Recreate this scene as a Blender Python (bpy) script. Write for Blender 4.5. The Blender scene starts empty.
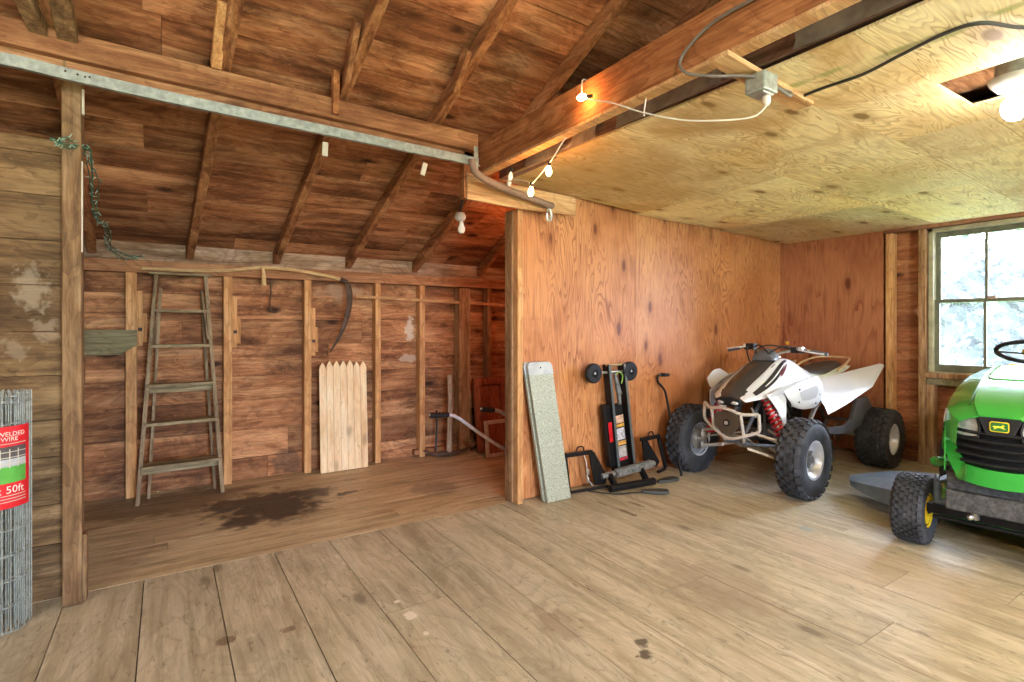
import bpy, math, random
from math import sin, cos, pi, radians as R, sqrt, atan2
from mathutils import Vector, Matrix, noise
random.seed(7)
S = bpy.context.scene
COL = S.collection
V = Vector

# ------------------------------------------------------------------ mesh builder
class MB:
    def __init__(s): s.v = []; s.f = []
    def add(s, vs, fs, M=None):
        n = len(s.v)
        for p in vs:
            p = V(p)
            s.v.append(M @ p if M else p)
        for f in fs: s.f.append([i + n for i in f])
        return s
    def box(s, x0, x1, y0, y1, z0, z1, M=None, j=0):
        vs = [(x, y, z) for z in (z0, z1) for y in (y0, y1) for x in (x0, x1)]
        if j: vs = [(a + random.uniform(-j, j), b + random.uniform(-j, j), c + random.uniform(-j, j)) for a, b, c in vs]
        return s.add(vs, [(0, 2, 3, 1), (4, 5, 7, 6), (0, 1, 5, 4), (2, 6, 7, 3), (0, 4, 6, 2), (1, 3, 7, 5)], M)
    def bar(s, p0, p1, w, h, up=(0, 0, 1), tw=1.0):
        # rectangular bar: w across, h along 'up'
        p0 = V(p0); p1 = V(p1); d = (p1 - p0).normalized(); u = V(up)
        sd = d.cross(u).normalized(); u = sd.cross(d).normalized()
        vs = []
        for p, k in ((p0, 1), (p1, tw)):
            for a, b in ((-1, -1), (1, -1), (1, 1), (-1, 1)):
                vs.append(p + sd * a * w / 2 * k + u * b * h / 2 * k)
        return s.add(vs, [(3, 2, 1, 0), (4, 5, 6, 7), (0, 1, 5, 4), (1, 2, 6, 5), (2, 3, 7, 6), (3, 0, 4, 7)])
    def tube(s, pts, r, n=10, closed=False, cap=True, M=None):
        pts = [V(p) for p in pts]; N = len(pts)
        rs = r if isinstance(r, (list, tuple)) else [r] * N
        def tg(i):
            if closed: return (pts[(i + 1) % N] - pts[i - 1]).normalized()
            a = pts[max(0, i - 1)]; b = pts[min(N - 1, i + 1)]
            return (b - a).normalized()
        t = tg(0); u = t.orthogonal().normalized(); vs = []
        for i in range(N):
            t2 = tg(i); q = t.rotation_difference(t2); u = q @ u; u = (u - t2 * u.dot(t2)).normalized(); t = t2
            w = t.cross(u)
            for k in range(n):
                a = 2 * pi * k / n
                vs.append(pts[i] + (u * cos(a) + w * sin(a)) * rs[i])
        fs = []
        for i in range(N if closed else N - 1):
            i2 = (i + 1) % N
            for k in range(n):
                k2 = (k + 1) % n
                fs.append((i * n + k, i * n + k2, i2 * n + k2, i2 * n + k))
        if cap and not closed:
            fs.append(tuple(range(n))[::-1]); fs.append(tuple((N - 1) * n + k for k in range(n)))
        return s.add(vs, fs, M)
    def lathe(s, prof, c=(0, 0, 0), ax='Z', n=28, M=None, cap=True, a0=0, a1=2 * pi):
        vs = []; full = abs(a1 - a0 - 2 * pi) < 1e-6
        m = n if full else n + 1
        for r, h in prof:
            for k in range(m):
                a = a0 + (a1 - a0) * k / n
                x, y = r * cos(a), r * sin(a)
                p = {'Z': (x, y, h), 'Y': (x, h, -y), 'X': (h, x, y)}[ax]
                vs.append((p[0] + c[0], p[1] + c[1], p[2] + c[2]))
        fs = []
        for i in range(len(prof) - 1):
            for k in range(n):
                k2 = (k + 1) % m
                fs.append((i * m + k, i * m + k2, (i + 1) * m + k2, (i + 1) * m + k))
        if cap and full:
            if prof[0][0] > 1e-5: fs.append(tuple(range(m))[::-1])
            if prof[-1][0] > 1e-5: fs.append(tuple((len(prof) - 1) * m + k for k in range(m)))
        return s.add(vs, fs, M)
    def sphere(s, c, r, n=14, sc=(1, 1, 1), M=None):
        pr = [(max(1e-6, r * sin(pi * i / (n // 2))), -r * cos(pi * i / (n // 2))) for i in range(n // 2 + 1)]
        T = Matrix.Translation(V(c)) @ Matrix.Diagonal((*sc, 1))
        return s.lathe(pr, (0, 0, 0), 'Z', n, (M @ T) if M else T, cap=False)
    def prism(s, poly, o, u, v, t):
        # flat polygon given in (u, v) axes at origin o, thickness t along u x v
        o = V(o); u = V(u).normalized(); v = V(v); v = (v - u * v.dot(u)).normalized(); w = u.cross(v)
        n = len(poly)
        vs = [o + u * a + v * b for a, b in poly] + [o + u * a + v * b + w * t for a, b in poly]
        fs = [tuple(range(n))[::-1], tuple(range(n, 2 * n))] + [(i, (i + 1) % n, n + (i + 1) % n, n + i) for i in range(n)]
        return s.add(vs, fs)
    def loft(s, rings, cap=True, closed=True, M=None):
        n = len(rings[0]); vs = [p for r in rings for p in r]; fs = []
        for i in range(len(rings) - 1):
            for k in range(n if closed else n - 1):
                k2 = (k + 1) % n
                fs.append((i * n + k, i * n + k2, (i + 1) * n + k2, (i + 1) * n + k))
        if cap and closed:
            fs.append(tuple(range(n))[::-1]); fs.append(tuple((len(rings) - 1) * n + k for k in range(n)))
        return s.add(vs, fs, M)
    def sheet(s, top, t=0.006, d=(0, 1, 0)):
        # a panel from a grid of points with thickness t along d
        d = V(d).normalized() * t; r = len(top); c = len(top[0])
        vs = [V(p) for row in top for p in row]; vs += [p + d for p in vs]; N = r * c; fs = []
        for i in range(r - 1):
            for k in range(c - 1):
                a = i * c + k
                fs.append((a, a + 1, a + c + 1, a + c)); fs.append((N + a, N + a + c, N + a + c + 1, N + a + 1))
        for i in range(r - 1):
            for k in (0, c - 1):
                a = i * c + k; f = (a, a + c, N + a + c, N + a); fs.append(f if k == 0 else f[::-1])
        for k in range(c - 1):
            for i in (0, r - 1):
                a = i * c + k; f = (a, N + a, N + a + 1, a + 1); fs.append(f if i == 0 else f[::-1])
        return s.add(vs, fs)
    def text(s, body, size, fn):
        cu = bpy.data.curves.new('t', 'FONT'); cu.body = body; cu.size = size; cu.align_x = 'CENTER'; cu.resolution_u = 2
        ob = bpy.data.objects.new('t', cu); COL.objects.link(ob)
        dg = bpy.context.evaluated_depsgraph_get(); me = bpy.data.meshes.new_from_object(ob.evaluated_get(dg))
        vs = [fn(p.co.x, p.co.y) for p in me.vertices]; fs = [tuple(p.vertices) for p in me.polygons]
        bpy.data.objects.remove(ob); bpy.data.curves.remove(cu); bpy.data.meshes.remove(me)
        return s.add(vs, fs)
    def build(s, name, mat, parent=None, smooth=35, bevel=0, world=False, seg=2, sub=0, loc_=False):
        vs = s.v
        if parent is not None:
            Mi = Matrix() if loc_ else PM[parent.name].inverted(); vs = [Mi @ p for p in vs]; loc = V((0, 0, 0))
        elif world: loc = V((0, 0, 0))
        else:
            xs = [p.x for p in vs]; ys = [p.y for p in vs]; zs = [p.z for p in vs]
            loc = V(((min(xs) + max(xs)) / 2, (min(ys) + max(ys)) / 2, min(zs)))
            vs = [p - loc for p in vs]
        me = bpy.data.meshes.new(name); me.from_pydata([tuple(p) for p in vs], [], s.f); me.validate()
        import bmesh as _b
        bm = _b.new(); bm.from_mesh(me); _b.ops.recalc_face_normals(bm, faces=bm.faces[:]); bm.to_mesh(me); bm.free()
        o = bpy.data.objects.new(name, me); COL.objects.link(o); o.location = loc
        me.materials.append(mat)
        if smooth:
            for p in me.polygons: p.use_smooth = True
            me.set_sharp_from_angle(angle=R(smooth))
        if parent is not None: o.parent = parent; PM[o.name] = PM[parent.name]
        else: PM[o.name] = Matrix.Translation(loc)
        if sub:
            m = o.modifiers.new('s', 'SUBSURF'); m.levels = sub; m.render_levels = sub
        if bevel:
            m = o.modifiers.new('b', 'BEVEL'); m.width = bevel; m.segments = seg; m.limit_method = 'ANGLE'; m.angle_limit = R(40)
        return o
PM = {}
def tag(o, label, cat, group=None, kind=None):
    o['label'] = label; o['category'] = cat
    if group: o['group'] = group
    if kind: o['kind'] = kind
    return o
def struct(o): o['kind'] = 'structure'; return o
def empty(name, loc, rz=0, label=None, cat=None, group=None):
    o = bpy.data.objects.new(name, None); COL.objects.link(o); o.location = loc; o.rotation_euler = (0, 0, rz)
    o.empty_display_size = .1
    PM[o.name] = Matrix.Translation(V(loc)) @ Matrix.Rotation(rz, 4, 'Z')
    if label: tag(o, label, cat, group)
    return o
def spline(pts, n=8):
    pts = [V(p) for p in pts]; out = []
    for i in range(len(pts) - 1):
        p0 = pts[max(0, i - 1)]; p1 = pts[i]; p2 = pts[i + 1]; p3 = pts[min(len(pts) - 1, i + 2)]
        for k in range(n):
            t = k / n
            out.append(0.5 * ((2 * p1) + (p2 - p0) * t + (2 * p0 - 5 * p1 + 4 * p2 - p3) * t * t + (3 * p1 - p0 - 3 * p2 + p3) * t ** 3))
    out.append(pts[-1]); return out

# ------------------------------------------------------------------ materials
class NT:
    def __init__(s, name):
        s.m = bpy.data.materials.new(name); s.m.use_nodes = True; s.t = s.m.node_tree; s.n = s.t.nodes; s.n.clear()
        s.out = s.n.new('ShaderNodeOutputMaterial'); s.b = s.n.new('ShaderNodeBsdfPrincipled'); s.l(s.b.outputs[0], s.out.inputs[0])
    def l(s, a, b): s.t.links.new(a, b)
    def setin(s, sock, v):
        if hasattr(v, 'links'): s.l(v, sock)
        elif isinstance(v, (tuple, list)) and len(v) == 3 and sock.type == 'RGBA': sock.default_value = (*v, 1)
        else: sock.default_value = v
    def math(s, op, a, b=0, c=0, clamp=False):
        n = s.n.new('ShaderNodeMath'); n.operation = op; n.use_clamp = clamp
        s.setin(n.inputs[0], a); s.setin(n.inputs[1], b); s.setin(n.inputs[2], c); return n.outputs[0]
    def vm(s, op, a, b=(0, 0, 0)):
        n = s.n.new('ShaderNodeVectorMath'); n.operation = op; s.setin(n.inputs[0], a); s.setin(n.inputs[1], b)
        return n.outputs['Value'] if op in ('LENGTH', 'DISTANCE') else n.outputs[0]
    def obj(s): return s.n.new('ShaderNodeTexCoord').outputs['Object']
    def noise(s, vec, scale=1, detail=4, dist=0, rough=.55):
        n = s.n.new('ShaderNodeTexNoise'); s.l(vec, n.inputs['Vector']); n.inputs['Scale'].default_value = scale
        n.inputs['Detail'].default_value = detail; n.inputs['Distortion'].default_value = dist; n.inputs['Roughness'].default_value = rough
        return n.outputs['Fac']
    def voro(s, vec, scale=1, rnd=1):
        n = s.n.new('ShaderNodeTexVoronoi'); s.l(vec, n.inputs['Vector']); n.inputs['Scale'].default_value = scale
        n.inputs['Randomness'].default_value = rnd; return n.outputs['Distance'], n.outputs['Color']
    def ramp(s, fac, stops):
        n = s.n.new('ShaderNodeValToRGB'); e = n.color_ramp.elements
        while len(e) < len(stops): e.new(.5)
        for i, (p, c) in enumerate(stops):
            e[i].position = p; e[i].color = (*c, 1) if len(c) == 3 else c
        s.l(fac, n.inputs[0]); return n.outputs[0]
    def mr(s, v, a, b, c=0, d=1):
        n = s.n.new('ShaderNodeMapRange'); s.l(v, n.inputs[0])
        for i, q in enumerate((a, b, c, d)): n.inputs[i + 1].default_value = q
        return n.outputs[0]
    def mix(s, f, a, b, mode='MIX'):
        n = s.n.new('ShaderNodeMix'); n.data_type = 'RGBA'; n.blend_type = mode
        s.setin(n.inputs[0], f); s.setin(n.inputs[6], a); s.setin(n.inputs[7], b); return n.outputs[2]
    def bump(s, h, st=.3, d=.01):
        n = s.n.new('ShaderNodeBump'); n.inputs['Strength'].default_value = st; n.inputs['Distance'].default_value = d
        s.l(h, n.inputs['Height']); s.l(n.outputs[0], s.b.inputs['Normal'])
    def fin(s, col, rough=.7, metal=0, spec=None):
        s.setin(s.b.inputs['Base Color'], col); s.setin(s.b.inputs['Roughness'], rough); s.setin(s.b.inputs['Metallic'], metal)
        if spec is not None: s.b.inputs['Specular IOR Level'].default_value = spec
        return s.m
    def spot(s, vec, c, r, edge=.35, nz=.25, freq=4, sq=(1, 1, 1)):
        # ragged mark centred at c (object space), 0..1
        d = s.vm('MULTIPLY', s.vm('SUBTRACT', vec, c), sq)
        L = s.vm('LENGTH', d); n = s.noise(vec, freq, 4, .4)
        L = s.math('ADD', L, s.math('MULTIPLY', s.math('SUBTRACT', n, .5), nz * 2 * r / .3 * .5))
        return s.mr(L, r, r * (1 - edge), 0, 1)
    def island(s):
        return s.n.new('ShaderNodeNewGeometry').outputs['Random Per Island']

def wood(name, dark, mid, light, axis='X', knots=.5, var=.35, stain=.5, rough=.75, fine=1.0, marks=(), stretch=1.0, warp=1.0, ring=.45, flat=None, speck=.35):
    t = NT(name); co = t.obj(); r = t.island()
    off = t.n.new('ShaderNodeCombineXYZ'); t.l(t.math('MULTIPLY', r, 37.0), off.inputs[0]); t.l(t.math('MULTIPLY', r, 19.0), off.inputs[1]); t.l(t.math('MULTIPLY', r, 53.0), off.inputs[2])
    v = t.vm('ADD', co, off.outputs[0])
    def A(l, c): return {'X': (l, c, c), 'Y': (c, l, c), 'Z': (c, c, l)}[axis]
    g = t.noise(t.vm('MULTIPLY', v, A(1.5 * stretch, 17 * stretch)), 1.0, 7, .7 * warp, .62)
    f = t.noise(t.vm('MULTIPLY', v, A(5, 110)), 1.0, 4, .5, .6)
    base = t.noise(t.vm('MULTIPLY', v, A(1.1, 3.4)), 1.0, 3, .5, .5)
    fr = t.math('FRACT', t.math('MULTIPLY', base, 15.0))
    col = t.ramp(g, [(.33, dark), (.5, mid), (.66, light)])
    col = t.mix(t.math('MULTIPLY', t.mr(fr, .5, 1.0, 0, 1), ring), col, tuple(c * .75 for c in dark))
    col = t.mix(t.math('MULTIPLY', t.mr(f, .38, .62, 1, 0), .40 * fine), col, tuple(c * .5 for c in dark))
    bl = t.noise(t.vm('MULTIPLY', v, A(1.6, 3.6)), 1.0, 6, .5, .68)
    if stain:
        col = t.mix(t.math('MULTIPLY', t.mr(bl, .50, .66, 0, 1), stain), col, tuple(c * .5 for c in dark))
        col = t.mix(t.math('MULTIPLY', t.mr(bl, .46, .30, 0, 1), stain * .5), col, tuple(min(1, c * 1.35) for c in light))
    if knots:
        kk = list(A(1.9, 4.2))
        if flat: kk['XYZ'.index(flat)] = 0.0
        d, c = t.voro(t.vm('MULTIPLY', v, tuple(kk)), 1.0)
        d = t.math('ADD', d, t.math('MULTIPLY', t.math('SUBTRACT', f, .5), .05))
        k2 = t.math('MULTIPLY', t.mr(d, .36, .1, 0, 1), .5 * knots); col = t.mix(k2, col, tuple(c * .8 for c in dark))
        k = t.math('MULTIPLY', t.mr(d, .14, .07, 0, 1), knots); col = t.mix(k, col, tuple(c * .25 for c in dark))
    if speck:
        sp = t.noise(t.vm('MULTIPLY', v, A(14, 45)), 1.0, 3, .8, .7)
        col = t.mix(t.math('MULTIPLY', t.mr(sp, .60, .68, 0, 1), speck), col, tuple(c * .35 for c in dark))
        col = t.mix(t.math('MULTIPLY', t.mr(sp, .40, .33, 0, 1), speck * .4), col, tuple(min(1, c * 1.3) for c in light))
    if var:
        r2 = t.math('FRACT', t.math('MULTIPLY', r, 7.31))
        col = t.mix(1.0, col, t.ramp(r2, [(0, (1 - var, 1 - var * 1.05, 1 - var * 1.1)), (.5, (1, 1, 1)), (1, (1 + var * .5,) * 3)]), 'MULTIPLY')
    for (c, rad, cc, strg, sq) in marks:
        col = t.mix(t.math('MULTIPLY', t.spot(co, c, rad, .4, .8 if rad < .1 else .5, 22 if rad < .1 else 9, sq), strg), col, cc)
    t.bump(t.math('ADD', t.math('MULTIPLY', f, .6), g), .35, .006)
    return t.fin(col, rough, 0, .3)

def ply(name, a, b, line, axis='Z', lines=24, knots=.6, var=.12, rough=.6, marks=(), mottle=None, ms=.5, flat='Y'):
    t = NT(name); co = t.obj(); r = t.island()
    off = t.n.new('ShaderNodeCombineXYZ')
    for i, k in enumerate((31., 17., 47.)): t.l(t.math('MULTIPLY', r, k), off.inputs[i])
    v = t.vm('ADD', co, off.outputs[0])
    sc = {'X': (.7, 4.2, 4.2), 'Y': (4.2, .7, 4.2), 'Z': (4.2, 4.2, .7)}[axis]
    n = t.noise(t.vm('MULTIPLY', v, sc), 1.0, 3, .5, .5)
    fr = t.math('FRACT', t.math('MULTIPLY', n, lines))
    ln = t.math('MULTIPLY', t.mr(fr, .55, 1.0, 0, 1), t.mr(t.noise(v, 2.3, 2), .35, .6, .25, 1))
    f = t.noise(t.vm('MULTIPLY', v, tuple(c * 16 if c > 1 else c * 8 for c in sc)), 1.0, 3, .3)
    big = t.noise(v, 1.3, 4, .5)
    col = t.mix(t.mr(big, .35, .65), a, b)
    col = t.mix(t.math('MULTIPLY', ln, .85), col, line)
    col = t.mix(t.math('MULTIPLY', t.mr(f, .4, .7, 0, 1), .25), col, tuple(c * .5 for c in line))
    if mottle:
        mo = t.noise(v, 2.1, 6, .6, .7); col = t.mix(t.math('MULTIPLY', t.mr(mo, .5, .7, 0, 1), ms), col, mottle)
    if knots:
        ks = {'X': (2.4, 5.6, 5.6), 'Y': (5.6, 2.4, 5.6), 'Z': (5.6, 5.6, 2.4)}[axis]
        ks = list(ks); ks['XYZ'.index(flat)] = 0.0
        d, c = t.voro(t.vm('MULTIPLY', v, tuple(ks)), 1.0)
        sep = t.n.new('ShaderNodeSeparateColor'); t.l(c, sep.inputs[0])
        keep = t.math('GREATER_THAN', sep.outputs[0], .25)
        col = t.mix(t.math('MULTIPLY', t.math('MULTIPLY', t.mr(d, .16, .10), keep), knots), col, tuple(c * .18 for c in line))
        col = t.mix(t.math('MULTIPLY', t.math('MULTIPLY', t.mr(d, .36, .08), keep), knots * .6), col, line)
    if var: col = t.mix(1.0, col, t.ramp(r, [(0, (1 - var,) * 3), (1, (1 + var * .4,) * 3)]), 'MULTIPLY')
    for (c, rad, cc, strg, sq) in marks:
        col = t.mix(t.math('MULTIPLY', t.spot(co, c, rad, .6, .3, 5, sq), strg), col, cc)
    t.bump(t.math('ADD', f, t.math('MULTIPLY', ln, .5)), .15, .003)
    return t.fin(col, rough, 0, .35)

def plain(name, c, rough=.5, metal=0, var=.15, sc=14, spec=None, bump=0, dirt=None, ds=.5, coat=0):
    t = NT(name); co = t.obj(); n = t.noise(co, sc, 4, .2)
    col = t.mix(t.mr(n, .3, .7), tuple(x * (1 - var) for x in c), tuple(min(1, x * (1 + var)) for x in c))
    if dirt: col = t.mix(t.math('MULTIPLY', t.mr(t.noise(co, sc * .6, 6, .4, .7), .45, .7, 0, 1), ds), col, dirt)
    if bump: t.bump(n, bump, .004)
    if coat: t.b.inputs['Coat Weight'].default_value = coat
    return t.fin(col, rough, metal, spec)

def emis(name, c, st):
    t = NT(name); t.b.inputs['Emission Color'].default_value = (*c, 1); t.b.inputs['Emission Strength'].default_value = st
    return t.fin(c, .4)

M = {}
Z3 = (1, 1, 1)
M['roof'] = wood('roof_boards', (.17, .055, .022), (.47, .195, .085), (.66, .35, .185), 'X', 1.0, .38, .9, stretch=.5, warp=1.8, ring=.4, flat='Z', speck=.5)
M['wallb'] = wood('old_planks', (.16, .06, .024), (.47, .21, .09), (.68, .385, .19), 'X', 1.0, .50, .95, stretch=.5, warp=1.8, ring=.4, flat='Y', speck=.5, marks=(
    ((1.93, 4.75, 1.2), .09, (.75, .68, .55), .8, (1.8, 1, .7)), ((1.95, 4.75, .93), .07, (.62, .5, .38), .7, (.5, 1, 1.8)),
    ((.85, 4.75, .1), .12, (.05, .04, .03), .6, (1, 1, 1)), ((1.3, 4.75, 1.52), .16, (.6, .42, .28), .5, (.7, 1, 2))))
M['walll'] = wood('left_planks', (.10, .055, .022), (.26, .155, .065), (.38, .25, .12), 'X', .9, .35, .9, stretch=.6, warp=1.6, flat='Y', speck=.5, marks=(
    ((-.50, 3.12, 1.38), .085, (.55, .48, .35), .32, (1.4, 1, .7)), ((-.44, 3.12, 1.20), .05, (.55, .46, .33), .28, (1, 1, .8)), ((-.55, 3.12, 1.12), .05, (.55, .46, .33), .22, (1, 1, .8))))
M['wallr'] = wood('window_wall_planks', (.22, .07, .03), (.46, .18, .075), (.58, .28, .13), 'Y', 1, .25, .5, stretch=.5, flat='X', marks=(
    ((5.70, 1.97, 1.72), .09, (.75, .62, .48), .75, (1, 1.3, .6)), ((5.70, 2.02, 1.38), .06, (.7, .52, .38), .6, (1, 1.2, .8))))
M['raf'] = wood('rafter_wood', (.19, .07, .028), (.44, .195, .08), (.58, .30, .135), 'Y', .5, .2, .4)
M['beamx'] = wood('beam_wood_x', (.22, .085, .035), (.45, .21, .095), (.60, .33, .165), 'X', .7, .15, .35)
M['beamy'] = wood('beam_wood_y', (.26, .085, .025), (.50, .205, .075), (.64, .31, .125), 'Y', .6, .15, .5)
M['stud'] = wood('stud_wood', (.50, .23, .085), (.78, .43, .18), (.88, .56, .28), 'Z', .6, .15, .12)
M['studold'] = wood('old_stud_wood', (.22, .11, .05), (.46, .27, .135), (.62, .42, .24), 'Z', .6, .15, .4)
M['postl'] = wood('post_wood', (.11, .06, .025), (.27, .155, .07), (.38, .25, .13), 'Z', .6, .1, .7)
M['stripx'] = wood('strip_wood', (.5, .25, .1), (.74, .46, .22), (.84, .58, .31), 'X', .2, .1, .1)
M['pick'] = wood('new_picket_wood', (.76, .52, .28), (.92, .74, .48), (.97, .85, .62), 'Z', .45, .06, .0, fine=.35, ring=.2)
M['plyp'] = ply('partition_plywood', (.52, .20, .07), (.68, .32, .13), (.25, .07, .02), 'Z', 24, 1, .10, .5, mottle=(.36, .12, .03), ms=.6)
M['plyr'] = ply('dark_plywood', (.42, .16, .07), (.50, .21, .10), (.22, .06, .03), 'Z', 10, 1, .05, .55, mottle=(.25, .08, .04), ms=.5, flat='X')
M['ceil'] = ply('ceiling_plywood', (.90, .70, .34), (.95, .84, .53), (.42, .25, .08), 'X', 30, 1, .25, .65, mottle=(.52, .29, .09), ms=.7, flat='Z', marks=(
    ((2.5, 2.6, 2.15), .85, (.42, .25, .08), .55, (.8, 1, 1)), ((3.3, 1.0, 2.13), .45, (.50, .28, .10), .4, (1, 1.5, 1)), ((2.15, 1.6, 2.15), .3, (.42, .26, .1), .5, (1, 1, 1)), ((3.9, 1.6, 2.12), .5, (.55, .40, .15), .4, (1, 1.4, 1)),
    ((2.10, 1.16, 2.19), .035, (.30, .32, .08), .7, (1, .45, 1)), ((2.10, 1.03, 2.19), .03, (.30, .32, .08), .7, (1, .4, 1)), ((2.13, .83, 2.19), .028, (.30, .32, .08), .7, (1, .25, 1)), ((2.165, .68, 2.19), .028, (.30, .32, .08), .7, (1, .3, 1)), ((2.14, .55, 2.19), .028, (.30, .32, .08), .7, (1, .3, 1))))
def floormat(name, axis, extra):
    return wood(name, (.36, .305, .20), (.50, .445, .315), (.60, .55, .42), axis, .6, .09, .35, .5, .45, marks=extra, stretch=.7, warp=1.6, ring=.35, flat='Z', speck=.5)
M['floor'] = floormat('floor_boards', 'Y', (
    ((.866, 2.13, 0), .035, (.80, .76, .66), .8, (1, 1, 1)), ((.86, 2.27, 0), .016, (.8, .76, .66), .8, Z3), ((.87, 1.97, 0), .02, (.8, .76, .66), .7, (1.5, 1, 1)), ((1.49, 1.39, 0), .035, (.08, .06, .04), .9, Z3), ((1.55, 1.46, 0), .03, (.08, .06, .04), .85, Z3), ((.2, 2.35, 0), .04, (.15, .10, .06), .8, Z3), ((.42, 2.3, 0), .03, (.15, .10, .06), .7, Z3), ((1.35, 1.75, 0), .10, (.2, .14, .08), .5, (1, .6, 1)), ((2.55, 2.55, 0), .06, (.10, .06, .03), .8, (3, .6, 1)), ((2.72, 2.62, 0), .05, (.10, .06, .03), .7, (3, .6, 1)),
    ((2.2, 1.6, 0), .25, (.28, .22, .15), .5, (1, .7, 1)), ((3.0, 1.3, 0), .35, (.55, .44, .32), .4, (1, .6, 1)), ((3.25, 1.75, 0), .05, (.25, .35, .40), .5, (1, 1, 1))))
M['floor2'] = wood('rear_floor_boards', (.34, .25, .14), (.56, .44, .27), (.68, .56, .37), 'X', .3, .05, .35, .5, .5, ring=.2, flat='Z', speck=.5, marks=(
    ((.60, 3.96, 0), .36, (.06, .047, .036), .97, (.9, .9, 1)), ((.40, 3.72, 0), .13, (.065, .05, .04), .9, (1, 1, 1)), ((.35, 4.12, 0), .16, (.07, .05, .04), .9, (1, 1, 1)), ((.92, 4.1, 0), .18, (.08, .06, .045), .8, (1, 1.2, 1)), ((1.12, 3.95, 0), .06, (.06, .045, .035), .85, (.6, 1.4, 1)), ((1.7, 3.7, 0), .2, (.22, .16, .12), .6, (1, 1, 1)), ((.0, 4.4, 0), .35, (.10, .06, .03), .6, (.5, 1, 1))))
M['paintw'] = plain('old_white_paint', (.56, .52, .42), .6)
M['galv'] = plain('galvanized_steel', (.38, .43, .40), .45, .5, .3, 30, dirt=(.24, .27, .25), ds=.6)
M['steel'] = plain('bare_steel', (.55, .55, .52), .35, .9, .2, 20)
M['alu'] = plain('aluminium', (.74, .76, .80), .32, .4, .12, 20)
M['blk'] = plain('black_metal', (.010, .010, .011), .42, .2, .3, 20, spec=.3)
M['blkp'] = plain('black_plastic', (.015, .016, .018), .5, 0, .2, 10, spec=.3)
M['dkgr'] = plain('dark_grey_plastic', (.09, .10, .115), .4, 0, .2, 8, dirt=(.25, .24, .22), ds=.3)
M['rub'] = plain('tyre_rubber', (.028, .030, .034), .7, 0, .35, 9, dirt=(.12, .13, .15), ds=.5, bump=.2)
M['white'] = plain('white_plastic', (.68, .71, .73), .3, 0, .04, 5, dirt=(.62, .62, .60), ds=.35)
M['lgrey'] = plain('light_grey_plastic', (.42, .44, .46), .35, 0, .08, 8)
M['red'] = plain('red_paint', (.50, .012, .018), .3, 0, .2, 20)
M['green'] = plain('green_hood_paint', (.035, .33, .045), .18, 0, .06, 5, coat=.6)
M['greenb'] = plain('badge_green', (.02, .16, .04), .3)
M['yel'] = plain('yellow_paint', (.85, .60, .02), .35, 0, .1)
M['bluegr'] = plain('blue_grey_deck', (.14, .20, .27), .35, .1, .25, 8, dirt=(.35, .4, .45), ds=.4)
M['dust'] = plain('dusty_black_metal', (.045, .045, .045), .7, 0, .4, 60, dirt=(.2, .2, .19), ds=.5)
M['champ'] = plain('champagne_metal', (.62, .58, .52), .35, .35, .12, 20)
M['tan'] = plain('tan_rail', (.72, .55, .30), .4, .2)
M['cordw'] = plain('white_cord', (.78, .74, .66), .5)
M['cordb'] = plain('black_cable', (.035, .033, .03), .5)
M['cordg'] = plain('grey_cable', (.17, .15, .13), .6)
M['hose'] = plain('brown_rubber_hose', (.22, .15, .11), .6, 0, .2, 12)
M['porc'] = plain('porcelain', (.62, .60, .56), .35)
M['rust'] = plain('rusty_iron', (.10, .065, .045), .7, .4, .4, 18)
M['ash'] = wood('handle_wood', (.60, .40, .18), (.85, .62, .32), (.92, .74, .45), 'X', 0, .1, .1)
M['handle'] = wood('tool_handle_wood', (.35, .26, .18), (.58, .46, .34), (.68, .56, .42), 'Z', 0, .1, .3)
M['lad'] = wood('weathered_ladder_wood', (.16, .11, .06), (.37, .27, .16), (.52, .41, .26), 'Z', .2, .12, .4)
M['ladx'] = wood('weathered_step_wood', (.18, .14, .075), (.40, .33, .19), (.55, .47, .29), 'X', .2, .12, .4)
M['greyb'] = wood('grey_board_wood', (.14, .12, .06), (.28, .25, .14), (.38, .35, .21), 'X', .2, .1, .4)
M['redp'] = wood('red_brown_panel', (.20, .045, .02), (.40, .11, .05), (.50, .17, .08), 'Z', 0, .1, .2)
M['fframe'] = wood('pale_frame_wood', (.6, .45, .35), (.8, .68, .56), (.9, .8, .7), 'Z', .1, .1, .2)
M['film'] = plain('old_plastic_film', (.34, .28, .24), .3, 0, .4, 9, dirt=(.62, .58, .52), ds=.6, bump=.6)
M['joist'] = wood('dark_joist_wood', (.14, .07, .05), (.34, .18, .14), (.42, .25, .19), 'Y', .3, .2, .4)
M['amber'] = plain('amber_plastic', (.95, .55, .08), .3)
M['bulbw'] = plain('white_bulb', (.9, .88, .82), .2)
M['bulbon'] = emis('lit_warm_bulb', (1.0, .60, .22), 40)
M['bulbcl'] = emis('lit_white_bulb', (1, .97, .92), 45)
M['grn_wire'] = plain('green_light_string', (.03, .12, .07), .5)
def speckle():
    t = NT('speckled_panel'); co = t.obj(); n = t.noise(co, 170, 3)
    col = t.ramp(n, [(.36, (.26, .29, .22)), (.5, (.42, .46, .37)), (.64, (.58, .62, .52))])
    t.bump(n, .25, .002); return t.fin(col, .45, .25)
M['speck'] = speckle()
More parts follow.
